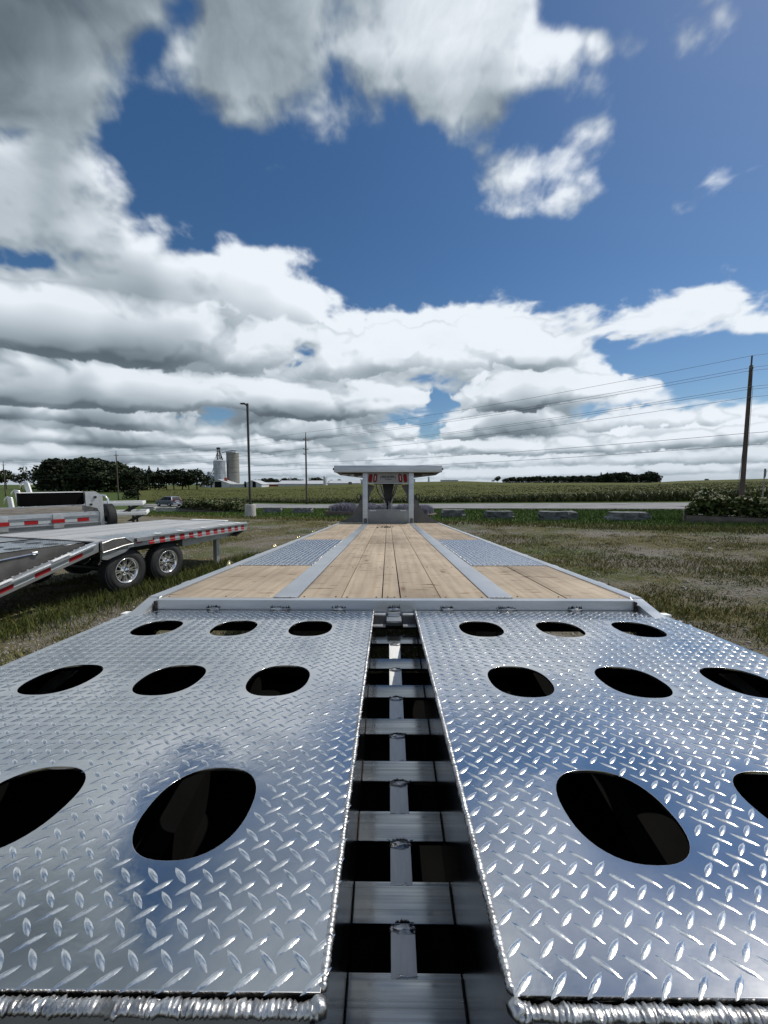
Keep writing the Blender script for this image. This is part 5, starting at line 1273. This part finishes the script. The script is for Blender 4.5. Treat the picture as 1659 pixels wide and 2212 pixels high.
def bin_(px, rpx, ytop, yroof, label, m='galv', Yd=Yf - 8):
    x, y, z = far(px, Yd); k = Yd / 830; r = rpx * k; zt_ = Zat(ytop, Yd) - z; zr = Zat(yroof, Yd) - z
    t = thing('grain_bin', label, 'grain bin', Matrix.Translation((x, y, z)), 'steel grain bins')
    MB().lathe([(r, 0), (r, zt_)], (0, 0, 0), 'z', 36).build('wall', M_[m], t, smooth=True)
    MB().lathe([(r * 1.03, zt_ - .1), (r * .12, zr), (r * .1, zr + .3), (.01, zr + .3)], (0, 0, 0), 'z', 36).build('roof', M_[m], t)
    for j in range(10):
        a = math.pi + j * math.pi / 9; MB().tube([(r * 1.01 * math.cos(a), r * 1.01 * math.sin(a), 0), (r * 1.01 * math.cos(a), r * 1.01 * math.sin(a), zt_)], .07, 4).build('stiffener', M_[m], t)
    return x, y, z
bin_(475, 12, 996, 992, 'tall steel bin in front of the elevator legs')
bin_(455, 10, 1031, 1025, 'squat grey bin with conical roof left of the tall steel bin')
bin_(440, 5, 1026, 1024, 'slim pale bin between the trees and the squat bin', Yd=Yf + 10)
bin_(452, 3.5, 1019.5, 1018, 'small hopper tank above the squat grey bin', Yd=Yf + 4)
# bucket elevator tower
x, y, z = far(473, Yf - 3)
t = thing('grain_elevator', 'lattice grain elevator with sloping spouts rising above the steel bin', 'elevator', Matrix.Translation((x, y, z)))
def E_(px, py): p = unproj(px, py, Yf - 3); return (p.x - x, 0, p.z - z)
for (a, b, w) in (((470.5, 1040), (470.5, 971), .35), ((473.5, 1040), (474, 972), .35), ((468, 1000), (471, 971), .22), ((480, 996), (474.5, 974), .22), ((456, 1024), (472, 984), .22), ((459, 1026), (474, 990), .22), ((478.5, 978), (500, 973), .45), ((477, 980), (476, 1000), .3), ((466, 990), (469, 978), .3), ((463, 994), (470, 994), .3), ((500, 973), (512, 974.5), .35), ((482, 996), (476, 978), .25)):
    MB().tube([E_(*a), E_(*b)], w, 6).build('spout', M_['galv'] if w > .4 else M_['steel'], t)
MB().box(-.9, 1.6, -.8, .8, E_(471, 971)[2], E_(471, 966.5)[2]).build('head_house', M_['steel'], t, bevel=.2)
for zz in (975, 984, 993): MB().box(-1.6, 2.0, -.9, .9, E_(471, zz)[2] - .08, E_(471, zz)[2] + .08).build('platform', M_['steel'], t)
def barn(px0, px1, ybase, yeave, yridge, label, Yd, front=True, length=22, m='barnwall', doors=()):
    a = unproj(px0, ybase, Yd); b = unproj(px1, ybase, Yd); W = (b - a).x; x = (a.x + b.x) / 2; z = min(gz(x, Yd), a.z)
    t = thing('barn', label, 'barn', Matrix.Translation((x, Yd, z)), 'low farm buildings')
    ze, zr = Zat(yeave, Yd) - z, Zat(yridge, Yd) - z
    if front:
        MB().prism([(-W / 2, 0), (W / 2, 0), (W / 2, ze), (0, zr), (-W / 2, ze)], 1, 0, length).build('wall', M_[m], t)
        for s in (-1, 1): MB().prism([(0, zr + .02), (s * W * .53, ze - .2), (s * W * .53, ze - .02), (0, zr + .25)], 1, -.4, length + .4).build('roof', M_['barnroof'], t)
    else:
        MB().box(-W / 2, W / 2, 0, length, 0, ze).build('wall', M_[m], t)
        for p, q in ((-.5, length / 2), (length + .5, length / 2)): MB().add([Vector(v) for v in ((-W * .51, p, ze), (W * .51, p, ze), (W * .51, q, zr), (-W * .51, q, zr), (-W * .51, p, ze + .2), (W * .51, p, ze + .2), (W * .51, q, zr + .2), (-W * .51, q, zr + .2))], [(0, 1, 2, 3), (4, 5, 6, 7), (0, 1, 5, 4), (1, 2, 6, 5), (2, 3, 7, 6), (3, 0, 4, 7)]).build('roof', M_['barnroof'], t)
    for dx, dw, dh in doors: MB().box(dx * W - dw / 2, dx * W + dw / 2, -.06, -.005, 0, dh + max(0, 0)).build('door', M_['glassd'], t)
    return t
barn(448, 494, 1051, 1044, 1036, 'white gabled barn below the steel grain bins', 280, True, 16, doors=((0, 5.0, 5.2), (-.32, 1, 5.5)))
barn(493, 527, 1051, 1046.5, 1045, 'low white lean-to shed between two gabled barns', 281, False, 10)
barn(525, 565, 1051, 1046, 1038, 'white gabled barn directly left of the lamp post foot', 280, True, 18, doors=((.1, 2.5, 5),(-.38, 1.5, 5)))
barn(566, 606, 1050, 1046.5, 1042.5, 'brown low shed between the lamp post and the long barns', 330, False, 10, m='redpaint')
barn(601, 705, 1049, 1045.5, 1038.5, 'long low barn with pale sheet roof behind the utility pole', 320, False, 24)
barn(706, 778, 1047, 1044, 1038, 'second long pale barn running up to the gooseneck', 330, False, 20, doors=((.2, 3, 3),))
barn(778, 790, 1045, 1036, 1034, 'small white block building beside the left neck post', 340, False, 14)
barn(885, 897, 1042, 1035, 1034, 'white block building beside the right neck post', 380, False, 14)
barn(955, 990, 1042, 1037, 1036.5, 'flat white shed on the crest right of the gooseneck', 400, False, 12)
bin_(488, 3, 1032, 1031.5, 'faded red tank at the foot of the tall steel bin', 'redpaint', Yf - 14)
def tank(px, w, ytop, yb, label, Yd):
    x, y, z = far(px, Yd); k = Yd / 830; zt_ = Zat(ytop, Yd) - z; r = w / 2 * k
    t = thing('storage_tank', label, 'tank', Matrix.Translation((x, y, z)), 'white storage towers')
    MB().lathe([(r, 0), (r, zt_ - r), (r * .8, zt_ - r * .4), (r * .4, zt_ - r * .08), (.01, zt_)], (0, 0, 0), 'z', 24).build('shell', M_['barnwall'], t, smooth=True); MB().tube([(r * 1.1, 0, 0), (r * 1.1, 0, zt_)], .12, 4).build('ladder', M_['galv'], t)
tank(702, 7.5, 1027.5, 1045, 'white domed tank standing at the long barns', 315)
tank(926, 4, 1029, 1041, 'slim pale tower on the skyline right of the gooseneck', 390)

# ------------------------------------------------------------------ trees
def crown_mesh(name, kind, seed, n=620):
    g = np.random.default_rng(seed)
    if kind == 'conifer':
        k = g.uniform(0, 1, n) ** .75; h = .12 + .88 * (1 - k); rad = .30 * k * (.6 + .4 * g.uniform(0, 1, n)) * (1 + .18 * np.sin(h * 40)); a = g.uniform(0, 2 * np.pi, n)
        C = np.stack([rad * np.cos(a), rad * np.sin(a), h], 1)
    else:
        L_ = 9; lc = np.stack([g.uniform(-.30, .30, L_), g.uniform(-.28, .28, L_), g.uniform(.38, .80, L_)], 1); lc[0] = (0, 0, .72); lr = g.uniform(.17, .27, L_)
        if kind == 'sparse': lr *= .75
        i_ = g.integers(0, L_, n); q = g.normal(0, 1, (n, 3)); q /= np.linalg.norm(q, axis=1)[:, None]; rr_ = g.uniform(.45, 1.05, (n, 1)) ** .6
        C = lc[i_] + q * lr[i_][:, None] * rr_ * np.array([1, 1, .85]); C[:, 2] = np.clip(C[:, 2], .12, 1.0)
        if kind == 'dense': lo = g.uniform(0, 1, n) < .25; C[lo, 2] = g.uniform(.06, .5, lo.sum()); C[lo, 0] = g.uniform(-.42, .42, lo.sum()); C[lo, 1] = g.uniform(-.3, .3, lo.sum())
    s_ = g.uniform(.026, .060, (n, 1)) * (1.0 if kind != 'conifer' else .7)
    d1 = g.normal(0, 1, (n, 3)); d1 /= np.linalg.norm(d1, axis=1)[:, None]; d2 = np.cross(d1, g.normal(0, 1, (n, 3))); d2 /= np.linalg.norm(d2, axis=1)[:, None]
    V = np.stack([C - d1 * s_, C - d2 * s_ * .8, C + d1 * s_, C + d2 * s_ * .8], 1).reshape(-1, 3)
    o = np_mesh(name, V, np.arange(4 * n).reshape(-1, 4), M_['leafd'], color=np.repeat(g.uniform(.5, 1.5, (n, 1)) * np.array([1, 1, .9]), 4, 0)); me = o.data; bpy.data.objects.remove(o); return me
CR_ = {k: [crown_mesh('crown', k, 10 * j + i, n_) for i in range(3)] for j, (k, n_) in enumerate((('round', 900), ('dense', 1500), ('sparse', 260), ('conifer', 600)))}
def trunk_mesh(kind):
    mb = MB(); tp = .9 if kind == 'conifer' else .55
    mb.tube([(0, 0, -.03), (.004, 0, tp * .5), (-.004, .003, tp)], .02, 6, radii=[.022, .017, .006])
    if kind != 'conifer':
        for k in range(6):
            a = k * 1.05; z = .22 + .05 * k; mb.tube([(0, 0, z), (.12 * math.cos(a), .12 * math.sin(a), z + .12), (.25 * math.cos(a), .25 * math.sin(a), z + .30)], .008, 5, radii=[.010, .007, .003])
    o = mb.build('trunk', M_['bark']); me = o.data; me.transform(Matrix.Translation(o.location)); bpy.data.objects.remove(o); return me
TK_ = {k: trunk_mesh(k) for k in CR_}
def tree(px, Yd, ytop, kind, label, grp, wf=1.0, sink=0.0):
    x, y, z = far(px, Yd); H = Zat(ytop, Yd) - z + sink; M = Matrix.Translation((x, y, z - sink))
    t = thing('conifer_tree' if kind == 'conifer' else 'broadleaf_tree', label, 'tree', M, grp)
    rz = random.uniform(0, 6.28)
    for nm, me in (('trunk', TK_[kind]), ('crown', random.choice(CR_[kind]))):
        o = bpy.data.objects.new(nm, me); COL.objects.link(o); o.parent = t; o.scale = (H * wf, H * wf, H); o.rotation_euler = (0, 0, rz)
W1 = 'dense dark tree massed in the woodlot behind the left trailers'; G1 = 'trees massed in the left woodlot'
for px, yt in ((116, 997), (124, 989), (133, 988), (143, 990), (152, 989), (162, 990), (172, 992), (182, 991), (192, 990), (203, 991), (214, 992), (224, 993), (234, 993), (244, 997), (254, 1000), (264, 1005), (274, 1009), (284, 1012), (294, 1014)):
    tree(px + random.uniform(-2, 2), random.uniform(180, 200), yt - 2 + random.uniform(-1.5, 1.5), 'dense', W1, G1, 1.15)
for px, yt, kd, lb_ in ((312, 1013, 'round', 'round dark tree right of the woodlot, left of the first small conifer'), (323, 1007, 'conifer', 'pointed conifer standing taller than the round trees beside it'), (342, 1010, 'conifer', 'shorter conifer between the pointed conifer and the round tree row'), (359, 1012, 'round', 'first round tree of the row behind the parked car'), (375, 1016, 'round', 'lower round tree directly behind the parked car'), (393, 1012, 'round', 'full round tree above the hydrangea bed'), (407, 1017, 'round', 'small round tree behind the full round one'), (425, 1011, 'round', 'isolated round tree immediately left of the grain bins'), (334, 1017, 'round', 'low bushy tree between the two conifers')):
    tree(px, 200, yt, kd, lb_, 'trees in the row between woodlot and bins', 1.25 if kd == 'round' else 1.0)
for px, yt, kd, lb_ in ((88, 1000, 'sparse', 'thin open-crowned tree at the left end of the woodlot'), (103, 1003, 'sparse', 'second thin open-crowned tree touching the woodlot'), (12, 1012, 'round', 'low domed tree at the left picture edge'), (45, 1017, 'sparse', 'small sparse tree between the edge pole and the thin tree'), (62, 1015, 'sparse', 'small dark sparse tree next to the thin open-crowned tree'), (-30, 1010, 'round', 'domed tree just outside the left edge')):
    tree(px, 215, yt, kd, lb_, 'scattered trees on the far left', 1.1)
xx, yy, zz = far(283, 105); 
t = thing('round_bush', 'large round dark bush on the grass before the woodlot', 'bush', Matrix.Translation((xx, yy, zz)))
for nm, me in (('stem', TK_['dense']), ('foliage', CR_['dense'][1])):
    o = bpy.data.objects.new(nm, me); COL.objects.link(o); o.parent = t; o.scale = (4.6, 4.6, 2.9)
for k, (px, yt) in enumerate(((560, 1035), (571, 1032), (583, 1032), (595, 1034), (613, 1032), (624, 1035), (637, 1031), (648, 1035), (676, 1031), (687, 1030), (695, 1034), (713, 1036), (732, 1035))):
    tree(px, 520, yt, 'round', 'small round tree on the skyline above the long barn roofs', 'skyline trees behind the barns', 1.5)
W2 = 'mid green tree massed in the far woodlot on the right crest'; G2 = 'trees massed in the right woodlot'
for k in range(40):
    px = 1092 + k * 8.4; yt = np.interp(px, [1090, 1130, 1200, 1260, 1290, 1310, 1330, 1345, 1380, 1400, 1425], [1031, 1029, 1028, 1027, 1026, 1022, 1021, 1020, 1023, 1019, 1024])
    tree(px, random.uniform(385, 405), yt + random.uniform(-1.2, 1.5), 'dense', W2, G2, 1.15)
for px, yt, kd, lb_, w in ((1075, 1028, 'round', 'separate round tree left of the right woodlot', 1.3), (1298, 1020, 'conifer', 'pointed conifer rising in the middle of the right woodlot', 1.0), (1312, 1020, 'conifer', 'second pointed conifer in the right woodlot, beside the taller dome', 1.0), (1345, 1018.5, 'round', 'broad domed tree right of the conifers in the right woodlot', 1.4), (1403, 1016.5, 'round', 'tallest domed tree at the right end of the right woodlot', 1.3), (1066, 1034, 'sparse', 'tiny sparse tree at the far left of the right woodlot', 1), (1727, 1030, 'round', 'small tree on the crest outside the right edge', 1.4), (1727 - 200, 1034, 'round', 'lone tiny tree on the crest between woodlot and pole', 1.6)):
    tree(px, 392, yt, kd, lb_, 'notable trees of the right woodlot', w)
hg = MB()
